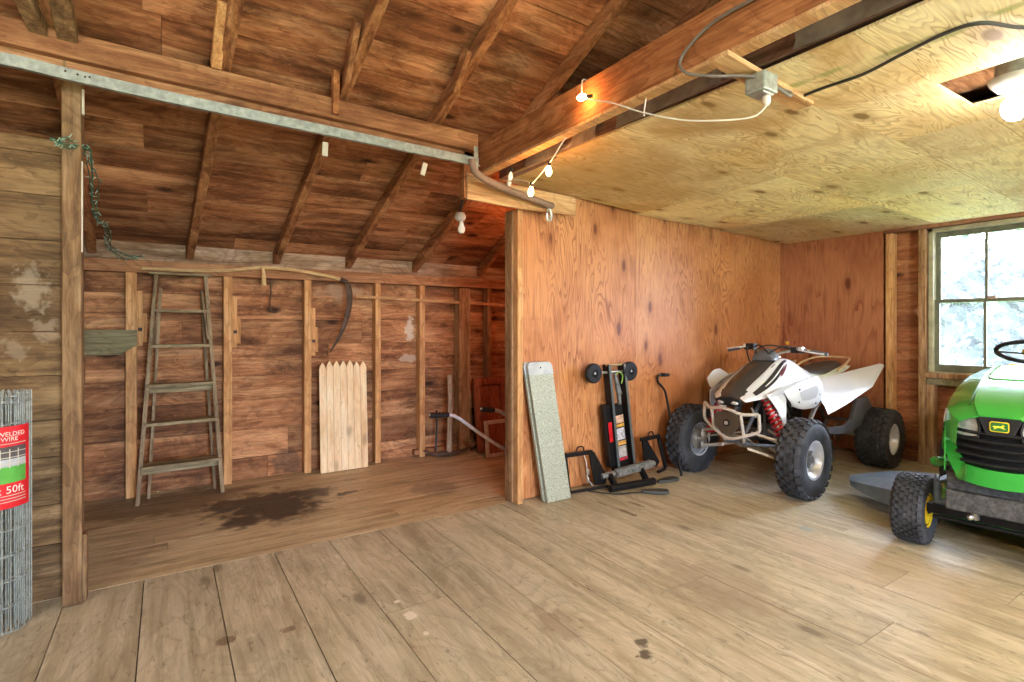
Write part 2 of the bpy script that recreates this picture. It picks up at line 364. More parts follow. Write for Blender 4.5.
def glassm(name='window_glass'):
    t = NT(name); t.n.remove(t.b)
    tr = t.n.new('ShaderNodeBsdfTransparent'); gl = t.n.new('ShaderNodeBsdfGlossy'); gl.inputs['Roughness'].default_value = .03
    df = t.n.new('ShaderNodeBsdfTranslucent'); df.inputs[0].default_value = (.9, .95, 1, 1)
    fr = t.n.new('ShaderNodeFresnel'); fr.inputs[0].default_value = 1.45
    m1 = t.n.new('ShaderNodeMixShader'); t.l(fr.outputs[0], m1.inputs[0]); t.l(tr.outputs[0], m1.inputs[1]); t.l(gl.outputs[0], m1.inputs[2])
    m2 = t.n.new('ShaderNodeMixShader'); nn = t.noise(t.obj(), 5, 5, .3)
    t.l(t.mr(nn, .3, .75, .015, .05), m2.inputs[0]); t.l(m1.outputs[0], m2.inputs[1]); t.l(df.outputs[0], m2.inputs[2])
    t.l(m2.outputs[0], t.out.inputs[0]); return t.m
M['glass'] = glassm()
M['jamb'] = plain('weathered_sash_paint', (.42, .40, .26), .6, 0, .3, 12)
M['sash'] = plain('grey_green_sash', (.15, .16, .11), .6, 0, .3, 12)
M['leaf'] = plain('tree_leaves', (.017, .036, .023), .6, 0, .5, 1.5)
M['bark'] = plain('tree_bark', (.2, .15, .1), .8)
M['grass'] = plain('lawn', (.25, .38, .12), .8, 0, .3, 2)
M['shing'] = plain('roof_felt', (.05, .045, .04), .9)
M['clearh'] = plain('headlight_lens', (.62, .62, .58), .12, .3, .25, 40)

# ------------------------------------------------------------------ room shell
XW = 5.65; XL = -2.4; YB = 4.76; YR = -3.4; YP = 3.12
def part_y(x): return 3.105 + .055 * (x - 2.07)
# floor: wide boards running in depth, rear lean-to boards running across
b = MB(); x = XL; 
xs = [-.087 + .29 * k for k in range(-9, 21)]
for i in range(len(xs) - 1):
    a = max(xs[i], XL); c = min(xs[i + 1], XW + .1)
    if c <= a: continue
    cuts = sorted([YR, 3.13] + ([random.uniform(-1.5, 2.4)] if i > 13 or i % 3 == 0 else []))
    for y0, y1 in zip(cuts[:-1], cuts[1:]):
        dz = random.uniform(-.0012, .0012); b.box(a + .0021, c - .0021, y0 + .0015, y1 - .0015, -.02, dz)
struct(b.build('floor', M['floor'], world=True, smooth=0))
b = MB(); b.box(XL, XW + .1, YR, YB + .05, -.08, -.022); struct(b.build('floor', M['shing'], world=True, smooth=0))
b = MB(); y = 3.133
while y < YB:
    w = random.uniform(.13, .17); y1 = min(y + w, YB + .05)
    x = XL
    while x < XW:
        x1 = min(XW + .1, x + random.uniform(2.2, 4.0)); b.box(x + .001, x1 - .001, y + .0012, y1 - .0012, -.02, random.uniform(-.0006, .0006)); x = x1
    y = y1
struct(b.build('floor', M['floor2'], world=True, smooth=0))

def plank_wall(name, mat, along, a0, a1, fixed, z0, z1, hmin=.17, hmax=.25, hole=None, th=.025):
    """horizontal planks; along 'X' at Y=fixed or along 'Y' at X=fixed"""
    b = MB(); z = z0
    while z < z1 - .01:
        h = random.uniform(hmin, hmax); zt = min(z + h, z1)
        if z1 - zt < .06: zt = z1
        a = a0
        while a < a1 - .01:
            e = min(a1, a + random.uniform(1.2, 3.2))
            if a1 - e < .4: e = a1
            segs = [(a, e)]
            if hole and zt > hole[2] + .01 and z < hole[3] - .01:
                segs = []
                if a < hole[0]: segs.append((a, min(e, hole[0])))
                if e > hole[1]: segs.append((max(a, hole[1]), e))
            for s0, s1 in segs:
                zz0, zz1 = z, zt
                d = random.uniform(0, .005)
                if along == 'X': b.box(s0 + .001, s1 - .001, fixed + d, fixed + th + d, zz0 + .0015, zz1 - .0015)
                else: b.box(fixed + d, fixed + th + d, s0 + .001, s1 - .001, zz0 + .0015, zz1 - .0015)
            a = e
        z = zt
    return b, name, mat
b, n, m = plank_wall('wall_back', M['wallb'], 'X', XL, XW + .1, 4.745, 0, 1.74)
b.box(XL, XW + .1, 4.78, 4.80, 0, 1.95)
wb = struct(b.build('wall_back', M['wallb'], world=True, smooth=0))
b, n, m = plank_wall('wall_left', M['walll'], 'X', XL, -.345, 3.13, 0, 2.06, .15, .26)
struct(b.build('wall_left', M['walll'], world=True, smooth=0))
b, n, m = plank_wall('wall_left', M['walll'], 'Y', YR, YB, XL - .03, 0, 2.6)
b.box(XL - .06, XL - .03, YR, YB, 0, 4.2)
struct(b.build('wall_side', M['walll'], world=True, smooth=0))
# window wall
WY0, WY1, WZ0, WZ1 = 1.20, 1.955, .80, 2.085
b = MB()
zz = 0
holez = (WZ0, WZ1)
for (za, zb) in ((0, WZ0), (WZ0, WZ1), (WZ1, 2.30)):
    z = za
    while z < zb - .01:
        h = min(random.uniform(.18, .26), zb - z)
        if zb - z - h < .07: h = zb - z
        for ya, yb in (((YR, WY0), (WY1, YB)) if za == WZ0 else ((YR, YB),)):
            d = random.uniform(0, .004); b.box(XW + .05 + d, XW + .075 + d, ya, yb, z + .0015, z + h - .0015)
        z += h
b.box(XW + .08, XW + .10, YR, WY0, 0, 2.3); b.box(XW + .08, XW + .10, WY1, YB, 0, 2.3); b.box(XW + .08, XW + .10, WY0, WY1, 0, WZ0); b.box(XW + .08, XW + .10, WY0, WY1, WZ1, 2.3)
b.box(XW + .05, XW + .10, YR, YB, 2.3, 4.3)
struct(b.build('wall_right', M['wallr'], world=True, smooth=0))
# plywood sheet on the window wall
b = MB(); b.box(XW - .012, XW, 2.30, part_y(XW), .02, 2.14)
struct(b.build('wall_right', M['plyr'], world=True, smooth=0))
# plywood partition (three sheets) with studs behind it
b = MB()
px = [2.066, 3.285, 4.505, XW - .012]
for a, c in zip(px[:-1], px[1:]):
    ya, yc = part_y(a), part_y(c)
    b.add([(a + .001, ya, 0.01), (c - .001, yc, 0.01), (c - .001, yc + .012, 0.01), (a + .001, ya + .012, 0.01),
           (a + .001, ya, 2.30), (c - .001, yc, 2.30), (c - .001, yc + .012, 2.30), (a + .001, ya + .012, 2.30)],
          [(0, 1, 2, 3), (7, 6, 5, 4), (0, 4, 5, 1), (1, 5, 6, 2), (2, 6, 7, 3), (3, 7, 4, 0)])
part = struct(b.build('wall_partition', M['plyp'], world=True, smooth=0))
b = MB()
for x in (2.6, 3.2, 3.8, 4.4, 5.0): b.box(x, x + .05, part_y(x) + .02, part_y(x) + .10, 0, 2.02)
o = b.build('stud', M['studold'], parent=part, smooth=0)
# rear wall (behind the viewer) with an added open doorway, sized for the fill daylight it lets in
b = MB()
def rw(x0, x1, z0, z1):
    z = z0
    while z < z1 - .01:
        h = min(.22, z1 - z); b.box(x0, x1, YR - .03, YR, z + .001, z + h - .001); z += h
rw(XL, .2, 0, 4.0); rw(1.4, XW + .1, 0, 4.0); rw(.2, 1.4, 2.2, 4.0)
struct(b.build('wall_rear', M['walll'], world=True, smooth=0))

# roof: slope rises towards the viewer, ridge over the room
SL = .43
def rz(y): return 1.75 + SL * (4.68 - y)        # underside of the rafters
RIDGE = .35
ca = sqrt(1 + SL * SL); nrm = V((0, SL / ca, 1 / ca)); sl = V((0, -1 / ca, SL / ca))
b = MB(); o0 = V((0, 4.95, rz(4.95))) + nrm * .088
L = 0; tot = (4.95 - RIDGE) * ca
while L < tot:
    w = random.uniform(.19, .27); w = min(w, tot - L + .02)
    x = XL - .1
    while x < XW + .2:
        x1 = min(XW + .3, x + random.choice((1.2, 1.8, 2.4, 3.0)) + random.uniform(-.05, .05))
        p = o0 + sl * (L + .0025); q = o0 + sl * (L + w - .0025); d = random.uniform(-.003, .003)
        vs = []
        for xx in (x + .001, x1 - .001):
            for k, e in ((p, 0), (q, 0), (q, .02), (p, .02)):
                vs.append(V((xx, k.y, k.z)) + nrm * (e + d))
        b.add(vs, [(3, 2, 1, 0), (4, 5, 6, 7), (0, 1, 5, 4), (1, 2, 6, 5), (2, 3, 7, 6), (3, 0, 4, 7)])
        x = x1
    L += w
roof = struct(b.build('ceiling', M['roof'], world=True, smooth=0))
b = MB()
e0 = V((0, 5.1, rz(5.1))) + nrm * .118; e1 = V((0, RIDGE, rz(RIDGE))) + nrm * .118
yb = YR - .3; zb_ = e1.z - SL * (RIDGE - yb)
b.bar((XW + .3, (e0.y + e1.y) / 2, (e0.z + e1.z) / 2), (XL - .3, (e0.y + e1.y) / 2, (e0.z + e1.z) / 2), (e1 - e0).length, .02, up=nrm)
m0 = V((0, (RIDGE + yb) / 2, (e1.z + zb_) / 2)); n2 = V((0, -SL / ca, 1 / ca))
b.bar((XW + .3, m0.y, m0.z), (XL - .3, m0.y, m0.z), (V((0, RIDGE, e1.z)) - V((0, yb, zb_))).length, .03, up=n2)
struct(b.build('ceiling', M['shing'], world=True, smooth=0))

# rafters
rafs = [(-.43, -.40, 'rafter behind the left post with the green light string beside it'), (.155, .285, 'first full rafter right of the left post, above the ladder'),
        (.76, .855, 'second rafter from the ladder side, above the picket panel'), (1.345, 1.43, 'third rafter, meeting the end of the galvanized track'),
        (1.965, 1.99, 'rafter passing behind the round unlit bulb to the partition'), (2.66, 2.50, 'dark rafter crossing over the large beam near the top edge')]
RG = 'rafters under the roof boards'
for i, (xa, xb, lab) in enumerate(rafs):
    yt = 2.2; xa_, xb_ = xa, xb
    # line through xa at y=4.68 and xb at y=2.2
    def rx(y): return xa_ + (xb_ - xa_) * (4.68 - y) / (4.68 - 2.2)
    p0 = V((rx(4.72), 4.72, rz(4.72))) + nrm * .041 ; p1 = V((rx(RIDGE), RIDGE, rz(RIDGE))) + nrm * .041
    b = MB(); b.bar(p0, p1, .052, .084, up=nrm)
    o = b.build('rafter', M['raf'], bevel=.004, smooth=0, seg=1); tag(o, lab, 'rafter', RG)
# short blocks and struts on the rafters above the cross beam
def wblock(name, mat, p0, p1, w, h, label, cat, up=(0, 0, 1), group=None):
    b = MB(); b.bar(p0, p1, w, h, up); o = b.build(name, mat, smooth=0, bevel=.003, seg=1); return tag(o, label, cat, group)
BG = 'short timber blocks on the roof frame'
wblock('timber_block', M['stud'], (.205, 2.955, 2.485), (.215, 2.74, 2.70), .045, .06, 'pale short block beside the first rafter, above the long cross beam', 'block', group=BG)
wblock('timber_block', M['beamy'], (.77, 2.95, 2.37), (.77, 2.93, 2.60), .035, .05, 'upright short block in front of the cross beam at the second rafter', 'block', up=(0, 1, 0), group=BG)
wblock('timber_block', M['raf'], (.79, 2.80, 2.50), (.785, 2.60, 2.72), .03, .07, 'grey-edged block on the left side of the second rafter', 'block', group=BG)
wblock('timber_block', M['raf'], (1.36, 2.70, 2.55), (1.37, 2.55, 2.72), .03, .07, 'grey-edged block on the side of the third rafter', 'block', group=BG)
wblock('timber_block', M['raf'], (2.00, 2.75, 2.52), (2.02, 2.60, 2.66), .03, .06, 'small block on the rafter just above the large beam', 'block', group=BG)
wblock('roof_post', M['beamy'], (1.62, 3.03, 2.04), (1.62, 3.03, 2.42), .07, .06, 'short rough upright where track, cross beam and large beam meet', 'post', up=(0, 1, 0))

# wall plate, studs
wblock('wall_plate', M['beamx'], (XL, 4.695, 1.655), (XW, 4.695, 1.655), .09, .09, 'long horizontal plate board along the top of the back wall', 'beam')
b = MB(); b.box(XL, XW, 4.715, 4.742, 1.702, 1.86)
struct(b.build('trim_1', wood('bleached_board', (.22, .12, .06), (.48, .32, .20), (.66, .52, .38), 'X', .5, .1, .5), smooth=0))
SG = 'studs of the back wall'
def stud(x, w, label, cleat=0, z1=1.61, y0=4.655, mat='stud', zc=0):
    t = empty('wall_stud', (x, y0 + .04, 0), 0, label, 'stud', SG)
    b = MB(); b.box(x - w / 2, x + w / 2, y0, y0 + .085, 0.003, z1); b.build('upright', M[mat], t, smooth=0, bevel=.003, seg=1)
    if cleat:
        s = x + w / 2
        b = MB(); b.box(s, s + .035, y0 + .01, y0 + .07, 1.10 + zc, 1.50 + zc); b.build('cleat', M[mat], t, smooth=0, bevel=.002, seg=1)
        b = MB(); b.box(s + .035, s + .058, y0 + .015, y0 + .06, 1.13 + zc, 1.34 + zc); b.build('cleat', M[mat], t, smooth=0, bevel=.002, seg=1)
        b = MB(); b.box(s + .008, s + .032, y0 - .004, y0 + .008, 1.21 + zc, 1.235 + zc); b.build('nail_plate', M['rust'], t, smooth=0)
    return t
stud(-.205, .065, 'back wall stud between the left post and the ladder', 1, zc=-.02)
stud(.405, .06, 'back wall stud just right of the ladder', 1, zc=-.04)
stud(.995, .055, 'back wall stud left of the pale picket panel', 1, zc=-.12)
stud(1.595, .05, 'slim back wall stud right of the picket panel')
stud(2.02, .055, 'back wall stud between the picket panel and the wide old post')
stud(2.75, .05, 'reddish back wall stud nearest the partition', mat='studold')
t = empty('wall_post', (2.45, 4.68, 0), 0, 'wide rough old post on the back wall behind the pick', 'post')
b = MB(); b.box(2.39, 2.51, 4.62, 4.73, .003, 1.60); b.build('upright', M['studold'], t, smooth=0, bevel=.005)
wblock('sole_plate', M['beamx'], (1.95, 4.70, .045), (2.60, 4.70, .045), .05, .05, 'short low board at the foot of the back wall behind the pick', 'board')
b = MB(); b.prism([(0, 0), (.27, 0), (.27, .07), (.17, 0 + -.11 + .0), (0, -.11)][:0] or [(-.30, 0), (.05, 0), (.05, -.11), (-.05, -.175), (-.30, -.175)], (-.22, 4.645, 1.20), (1, 0, 0), (0, 0, 1), -.025)
for i in range(len(b.v)): b.v[i].y = 4.653 - (.02 if b.v[i].y < 4.65 else 0) if False else b.v[i].y
tag(b.build('grey_board', M['greyb'], smooth=0, bevel=.002, seg=1), 'short grey board with a cut corner nailed beside the left stud', 'board')

# left post (two boards) with paint drip
t = empty('left_post', (-.35, 3.05, 0), 0, 'tall rough timber post at the left edge of the room', 'post')
b = MB(); b.box(-.378, -.310, 3.0, 3.10, .003, 2.42, j=.002); b.build('upright', M['postl'], t, smooth=0, bevel=.006)
b = MB(); b.box(-.310, -.294, 3.02, 3.09, .003, .30, j=.001); b.build('side_board', M['postl'], t, smooth=0, bevel=.004)
for q in ((-.310, -.302, 3.01, 3.03, 2.16, 2.27), (-.311, -.306, 3.005, 3.02, 1.55, 1.95)):
    b = MB(); b.box(*q); b.build('paint_drip', M['paintw'], t, smooth=0)
b = MB(); b.bar((-.44, 2.98, 2.46), (-.50, 2.72, 2.60), .06, .06); b.bar((-.35, 2.98, 2.46), (-.36, 2.70, 2.60), .07, .06); b.build('head_block', M['postl'], t, smooth=0, bevel=.004)
# cross beam (parallel to the back wall) and the big beam
t = empty('cross_beam', (-.4, 3.0, 2.35), 0, 'long horizontal cross beam spanning the upper left above the galvanized track', 'beam')
b = MB(); b.bar((XL, 2.975, 2.475), (1.66, 2.975, 2.385), .05, .11, up=(0, 0, 1)); b.build('timber', M['beamx'], t, smooth=0, bevel=.005)
b = MB(); b.bar((XL, 3.03, 2.425), (1.66, 3.03, 2.335), .06, .10, up=(0, 0, 1)); b.build('lower_timber', M['beamx'], t, smooth=0, bevel=.005)
t = empty('large_beam', (1.73, 1.5, 2.2), 0, 'large orange-lit beam running from the track end to the upper right', 'beam')
b = MB(); b.bar((1.73, YR + .05, 2.315), (1.73, 3.02, 2.315), .055, .195, up=(0, 0, 1)); b.build('timber', M['beamy'], t, smooth=0, bevel=.005)
b = MB(); b.bar((1.728, YR + .05, 2.210), (1.728, 3.0, 2.210), .062, .016, up=(0, 0, 1)); b.build('underside_highlight', M['stripx'], t, smooth=0, bevel=.002, seg=1)  # pale wood strip stands in for the lit underside of the beam
# plywood header board at partition end
b = MB(); b.prism([(1.575, 2.035), (1.60, 2.20), (1.73, 2.175), (2.485, 2.155), (2.485, 2.025), (2.02, 2.015), (1.60, 2.03)][1:] , (0, 2.985, 0), (1, 0, 0), (0, 0, 1), -.02)
tag(b.build('header_board', wood('header_wood', (.45, .24, .10), (.66, .42, .2), (.76, .54, .3), 'X', .2, .05, .1), smooth=0, bevel=.002, seg=1), 'pale horizontal board under the beams at the partition end, hose resting on it', 'board')
# partition end post (two pieces)
t = empty('partition_post', (2.035, 3.08, 0), 0, 'pale upright end post of the plywood partition', 'post')
b = MB(); b.box(2.022, 2.066, 3.045, 3.10, .003, 2.03); b.build('front_upright', M['stud'], t, smooth=0, bevel=.003)
b = MB(); b.box(2.010, 2.062, 3.101, 3.19, .003, 2.03); b.build('rear_upright', M['studold'], t, smooth=0, bevel=.003)

# ------------------------------------------------------------------ plywood ceiling over the right half (real hole near the lamp)
def cz(x, y):
    z = 2.20 - .022 * (x - 1.9)
    z += .018 * sin(x * 2.1 + .6) * sin(y * 1.7) * (1 if x < 5.2 else .3)
    return z if x < 5.64 else z
b = MB()
HX0, HX1, HY0, HY1 = 2.56, 2.96, .30, .86     # hole
ex = [1.90, 3.12, 4.34, XW + .04]; ey = [3.36, 1.89, 1.235, .86, .30, -.36, -1.6, -2.8, YR]
def csheet(x0, x1, y0, y1, g=.0015):
    nx = max(2, int(abs(x1 - x0) / .3)); ny = max(2, int(abs(y1 - y0) / .3))
    rows = [[(x0 + g + (x1 - x0 - 2 * g) * i / nx, y0 + g + (y1 - y0 - 2 * g) * k / ny, cz(x0 + (x1 - x0) * i / nx, y0 + (y1 - y0) * k / ny)) for i in range(nx + 1)] for k in range(ny + 1)]
    b.sheet(rows, .012, (0, 0, 1))
def cy1(x): return x
EX = {0: [1.90, 3.27, 4.5, XW + .04], 1: [1.90, 4.34, XW + .04], 2: [1.90, 3.2, XW + .04], 3: [1.90, HX0, HX1, 4.4, XW + .04]}
for j in range(len(ey) - 1):
    exx = EX.get(j, [1.90, 4.34, XW + .04])
    for i in range(len(exx) - 1):
        x0, x1, y1, y0 = exx[i], exx[i + 1], ey[j], ey[j + 1]
        if j == 0: y1 = part_y(x0) - .003
        if j == 3 and i == 1: continue
        csheet(x0, x1, y0, y1)
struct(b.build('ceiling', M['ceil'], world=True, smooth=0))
# inside of the hole: blocking, joist, wood
t = empty('ceiling_joist', (3.0, .8, 2.18), 0, 'dark joist and bare board seen in the ceiling hole beside the lit lamp', 'joist')
b = MB(); b.box(HX0 - .02, HX0 + .05, .22, .96, 2.225, 2.40); b.build('joist', M['joist'], t, smooth=0)
b = MB(); b.box(HX0 + .03, HX1 + .05, .22, .96, 2.275, 2.295); b.build('bare_board', M['beamx'], t, smooth=0)
b = MB(); b.box(HX0 - .03, HX0, .25, .90, 2.205, 2.275); b.build('edge_strip', plain('greenish_wood', (.30, .30, .12), .7), t, smooth=0)
# joists above the ply edge
def jst(x0, x1, label, z0=2.215, z1=2.40):
    b = MB(); b.box(x0, x1, YR + .05, 3.10, z0, z1); return tag(b.build('floor_joist', M['joist'], smooth=0, bevel=.004, seg=1), label, 'joist')
jst(1.905, 1.955, 'dark joist along the open edge of the plywood ceiling')
b = MB()   # attic floor boards above the joists
for k in range(14): b.box(1.955 + .27 * k, 1.955 + .27 * k + .26, YR + .05, 3.10, 2.405, 2.425)
struct(b.build('ceiling', M['joist'], world=True, smooth=0))
# torn plastic film hanging along the joist
def film(y0, y1, seed, label):
    rnd = random.Random(seed); b = MB(); n = 26; rows = []
    for r in range(5):
        row = []
        for i in range(n + 1):
            y = y0 + (y1 - y0) * i / n; e = .5 + .5 * sin(i * .9 + seed); h = (.085 + .09 * noise.noise(V((y * 4, seed, 0))) + .03 * e)
            row.append((1.893 + .012 * noise.noise(V((y * 6, r * .8, seed))) - .004 * r, y + .01 * noise.noise(V((r, y * 9, 3))), 2.208 + h * (1 - r / 4)))
        rows.append(row)
    b.sheet(rows, .0015, (1, 0, 0)); tag(b.build('plastic_film', M['film']), label, 'plastic film', 'torn film strips on the ceiling edge')
film(-.3, 1.05, 3, 'torn clear film clinging to the joist right of the outlet box')
film(1.35, 1.95, 5, 'rumpled film strip at the ceiling edge near the white cord')
film(2.1, 2.75, 9, 'wrinkled brown film strip at the ceiling edge nearest the partition')
# light strip of wood under the ceiling carrying the outlet box
wblock('ceiling_strip', M['stripx'], (1.66, 1.205, 2.19), (2.29, 1.235, 2.165), .085, .02, 'pale wooden strip under the beam and ceiling edge carrying the outlet box', 'board')
# top trim of window wall
wblock('wall_top_beam', wood('wall_top_wood', (.2, .08, .04), (.38, .18, .09), (.5, .27, .15), 'Y', .3, .1, .3), (XW - .005, YR + .05, 2.115), (XW - .005, 2.29, 2.115), .08, .055, 'brown top plate over the window under the plywood ceiling', 'beam')

# ------------------------------------------------------------------ window
def wst(y0, y1, z0, z1, label, mat='studold', x0=XW - .035):
    b = MB(); b.box(x0, XW + .048, y0, y1, z0, z1); return tag(b.build('wall_stud', M[mat], smooth=0, bevel=.003, seg=1), label, 'stud', 'studs of the window wall')
wst(2.215, 2.275, .003, 2.085, 'pale stud at the edge of the dark plywood on the window wall', 'stud')
wst(1.962, 2.018, .003, 2.085, 'stud forming the left jamb beside the window')
wst(1.90, 1.958, .003, .715, 'short stud under the window sill at its left end')
wst(1.00, 1.06, .003, 2.085, 'stud right of the window')
win = struct(empty('window_1', (XW + .03, 1.52, WZ0)))
del_keys = [k for k in win.keys() if k in ('label', 'category')]
fw = .035
b = MB(); b.box(XW + .0, XW + .11, WY1 - fw, WY1, WZ0, WZ1); b.box(XW, XW + .11, WY0, WY0 + fw, WZ0, WZ1); b.box(XW, XW + .11, WY0, WY1, WZ1 - .035, WZ1); b.box(XW, XW + .11, WY0, WY1, WZ0, WZ0 + .03)
b.build('window_frame', M['jamb'], win, smooth=0, bevel=.003, seg=1)
def sash(x, z0, z1, bot, top):
    y0, y1 = WY0 + fw, WY1 - fw; s = .035
    b = MB(); b.box(x, x + .03, y0, y0 + s, z0, z1); b.box(x, x + .03, y1 - s, y1, z0, z1)
    b.box(x - .001, x + .031, y0, y1, z0, z0 + bot); b.box(x - .001, x + .031, y0, y1, z1 - top, z1)
    ym = (y0 + y1) / 2 ; b.box(x + .006, x + .024, ym - .010, ym + .010, z0, z1)
    sa = b.build('sash', M['sash'], win, smooth=0, bevel=.002, seg=1)
    b = MB(); b.box(x + .013, x + .016, y0 + .01, y1 - .01, z0 + .01, z1 - .01); b.build('pane', M['glass'], sa, smooth=0)
    return sa
zm = 1.445
sl_ = sash(XW + .035, WZ0 + .03, zm + .015, .065, .03)
su_ = sash(XW + .068, zm - .015, WZ1 - .035, .03, .045)
b = MB(); b.box(XW + .02, XW + .036, 1.50, 1.56, zm + .008, zm + .03); b.build('latch', M['steel'], sl_, smooth=0)
b = MB(); b.box(XW - .05, XW + .05, WY0 - .03, 1.963, .775, .82); b.build('window_sill', M['studold'], win, smooth=0, bevel=.003)
b = MB(); b.box(XW - .03, XW + .04, WY0 - .03, 1.958, .715, .772); b.build('sill_board', M['greyb'], win, smooth=0, bevel=.003)
# ------------------------------------------------------------------ outside
b = MB(); b.box(-20, 30, -25, 25, -.5, -.4); struct(b.build('ground', M['grass'], world=True, smooth=0))
def tree(x, y, h, r, label, seed, n=5200):
    rnd = random.Random(seed); t = empty('tree', (x, y, -.4), 0, label, 'tree', 'trees outside the window')
    b = MB(); b.tube(spline([(x, y, -.4), (x + .1, y + .05, h * .3), (x, y - .1, h * .6)]), .1, 8); b.build('trunk', M['bark'], t)
    b = MB()
    cs = [(V((x + rnd.uniform(-r, r) * .6, y + rnd.uniform(-r, r), rnd.uniform(.3, h))), rnd.uniform(.35, .8)) for _ in range(26)]
    for i in range(n):
        c, q = rnd.choice(cs); d = V((rnd.gauss(0, 1), rnd.gauss(0, 1), rnd.gauss(0, 1))).normalized() * q * rnd.random() ** .4
        p = c + d; a = V((rnd.gauss(0, 1), rnd.gauss(0, 1), rnd.gauss(0, 1))).normalized(); c2 = a.orthogonal().normalized(); l = rnd.uniform(.07, .15)
        b.add([p - a * l, p + c2 * l * .45, p + a * l, p - c2 * l * .45], [(0, 1, 2, 3)])
    o = b.build('foliage', M['leaf'], t, smooth=0); o['kind'] = 'stuff'
tree(9.3, 3.0, 2.3, .8, 'leafy shrub outside, nearest to the window', 2, 3200)
tree(12.2, 5.0, 3.8, 1.1, 'leafy tree outside, left side of the window', 1)
tree(12.8, 1.9, 3.4, 1.1, 'leafy tree outside, right side of the window', 3)

# ------------------------------------------------------------------ lights string, lamps, cables
def cord(name, pts, r, mat, label, cat, n=6):
    b = MB(); b.tube(spline(pts, 8), r, n); return tag(b.build(name, mat), label, cat)
t = empty('string_lights', (1.69, 1.9, 2.3), 0, 'white cord of string lights with glowing round bulbs hung along the large beam', 'string lights')
b = MB()
b.tube(spline([(1.90, 1.165, 2.055), (1.875, 1.20, 2.02), (1.82, 1.28, 2.02), (1.75, 1.42, 2.05), (1.69, 1.58, 2.12), (1.650, 1.72, 2.20), (1.652, 1.86, 2.265), (1.668, 1.96, 2.31)]), .0035, 6)
b.tube(spline([(1.668, 1.96, 2.31), (1.70, 1.99, 2.419), (1.765, 2.02, 2.41), (1.765, 2.12, 2.25), (1.74, 2.19, 2.19), (1.74, 2.31, 2.105), (1.74, 2.48, 2.03), (1.80, 2.60, 2.08), (1.83, 2.80, 2.14), (1.95, 3.05, 2.17), (2.25, 3.25, 2.12), (2.6, 3.55, 2.0), (3.1, 3.7, 1.95)]), .0035, 6)
b.build('cord', M['cordw'], t)
def bulb(p, d, mat, r=.016):
    p = V(p); d = V(d).normalized()
    b = MB(); b.tube([p - d * .045, p - d * .02], .009, 10); s = b.build('socket', M['blkp'], t)
    q = V((0, 0, 1)).rotation_difference(d).to_matrix().to_4x4()
    b = MB(); b.lathe([(.0001, .033), (.008, .031), (.0145, .020), (.016, .008), (.012, -.006), (.007, -.016), (.006, -.022)][::-1], (0, 0, 0), 'Z', 14, Matrix.Translation(p) @ q); o = b.build('bulb', mat, t)
    o['label'] = 'glowing bulb' if mat == M['bulbon'] else 'pale unlit bulb'
def plight(p, e, c, r=.02, name='lamp_light'):
    l = bpy.data.lights.new(name, 'POINT'); l.energy = e; l.color = c; l.shadow_soft_size = r
    o = bpy.data.objects.new(name, l); COL.objects.link(o); o.location = p; return o
WARM = (1, .30, .06)
for p, d in (((1.655, 1.93, 2.305), (-.3, .8, .1)), ((1.74, 2.314, 2.070), (0, .1, -1)), ((1.74, 2.484, 1.995), (0, .1, -1))):
    bulb(p, d, M['bulbon']); plight((p[0], p[1], p[2]), 4.5, WARM, .018)
for p, d in (((1.80, 2.79, 2.165), (0, .2, -1)), ((1.86, 2.90, 2.16), (0, .2, -1))): bulb(p, d, M['bulbw'])
for p, d in (((2.42, 3.40, 2.03), (0, .1, -1)), ((2.62, 3.57, 1.96), (0, .1, -1)), ((3.1, 3.7, 1.91), (0, 0, -1))):  # unseen bulbs added behind the partition to throw red light there
    bulb(p, d, M['bulbon']); plight(p, 9, (1, .15, .03), .018)
# outlet box with plug
t = empty('outlet_box', (1.90, 1.17, 2.08), 0, 'grey metal outlet box with a white plug under the wooden strip', 'electrical box')
b = MB(); b.box(1.835, 1.925, 1.135, 1.215, 2.095, 2.165); b.build('box', M['galv'], t, smooth=0, bevel=.006)
b = MB(); b.box(1.845, 1.915, 1.145, 1.205, 2.088, 2.096); b.build('face_plate', M['steel'], t, smooth=0, bevel=.003)
b = MB(); b.lathe([(.014, 0), (.014, -.02), (.008, -.035)][::-1], (1.90, 1.165, 2.088), 'Z', 12); b.build('plug', M['cordw'], t)
b = MB(); b.tube(spline([(1.925, 1.16, 2.14), (1.99, 1.13, 2.10), (2.03, 1.15, 2.13), (1.97, 1.19, 2.15), (1.93, 1.18, 2.13)]), .006, 8); b.build('cable_loop', M['cordg'], t)
cord('grey_cable', [(1.84, 1.17, 2.15), (1.79, 1.22, 2.16), (1.72, 1.28, 2.165), (1.672, 1.36, 2.20), (1.682, 1.38, 2.27), (1.69, 1.25, 2.34), (1.69, 1.02, 2.345), (1.69, .85, 2.36), (1.69, .4, 2.37)], .006, M['cordg'], 'grey cable looping from the outlet box up the large beam', 'cable')
cord('black_cable', [(2.20, 1.262, 2.165), (2.205, 1.12, 2.175), (2.20, .97, 2.17), (2.15, .826, 2.168), (2.127, .69, 2.175), (2.141, .60, 2.17), (2.27, .535, 2.165), (2.35, .45, 2.17), (2.4, .2, 2.17)], .006, M['cordb'], 'black cable sagging across the plywood ceiling', 'cable')
cord('string_tie', [(1.72, 1.60, 2.197), (1.72, 1.61, 2.15), (1.725, 1.615, 2.125)], .003, M['cordw'], 'short bit of white string hanging under the large beam', 'string')
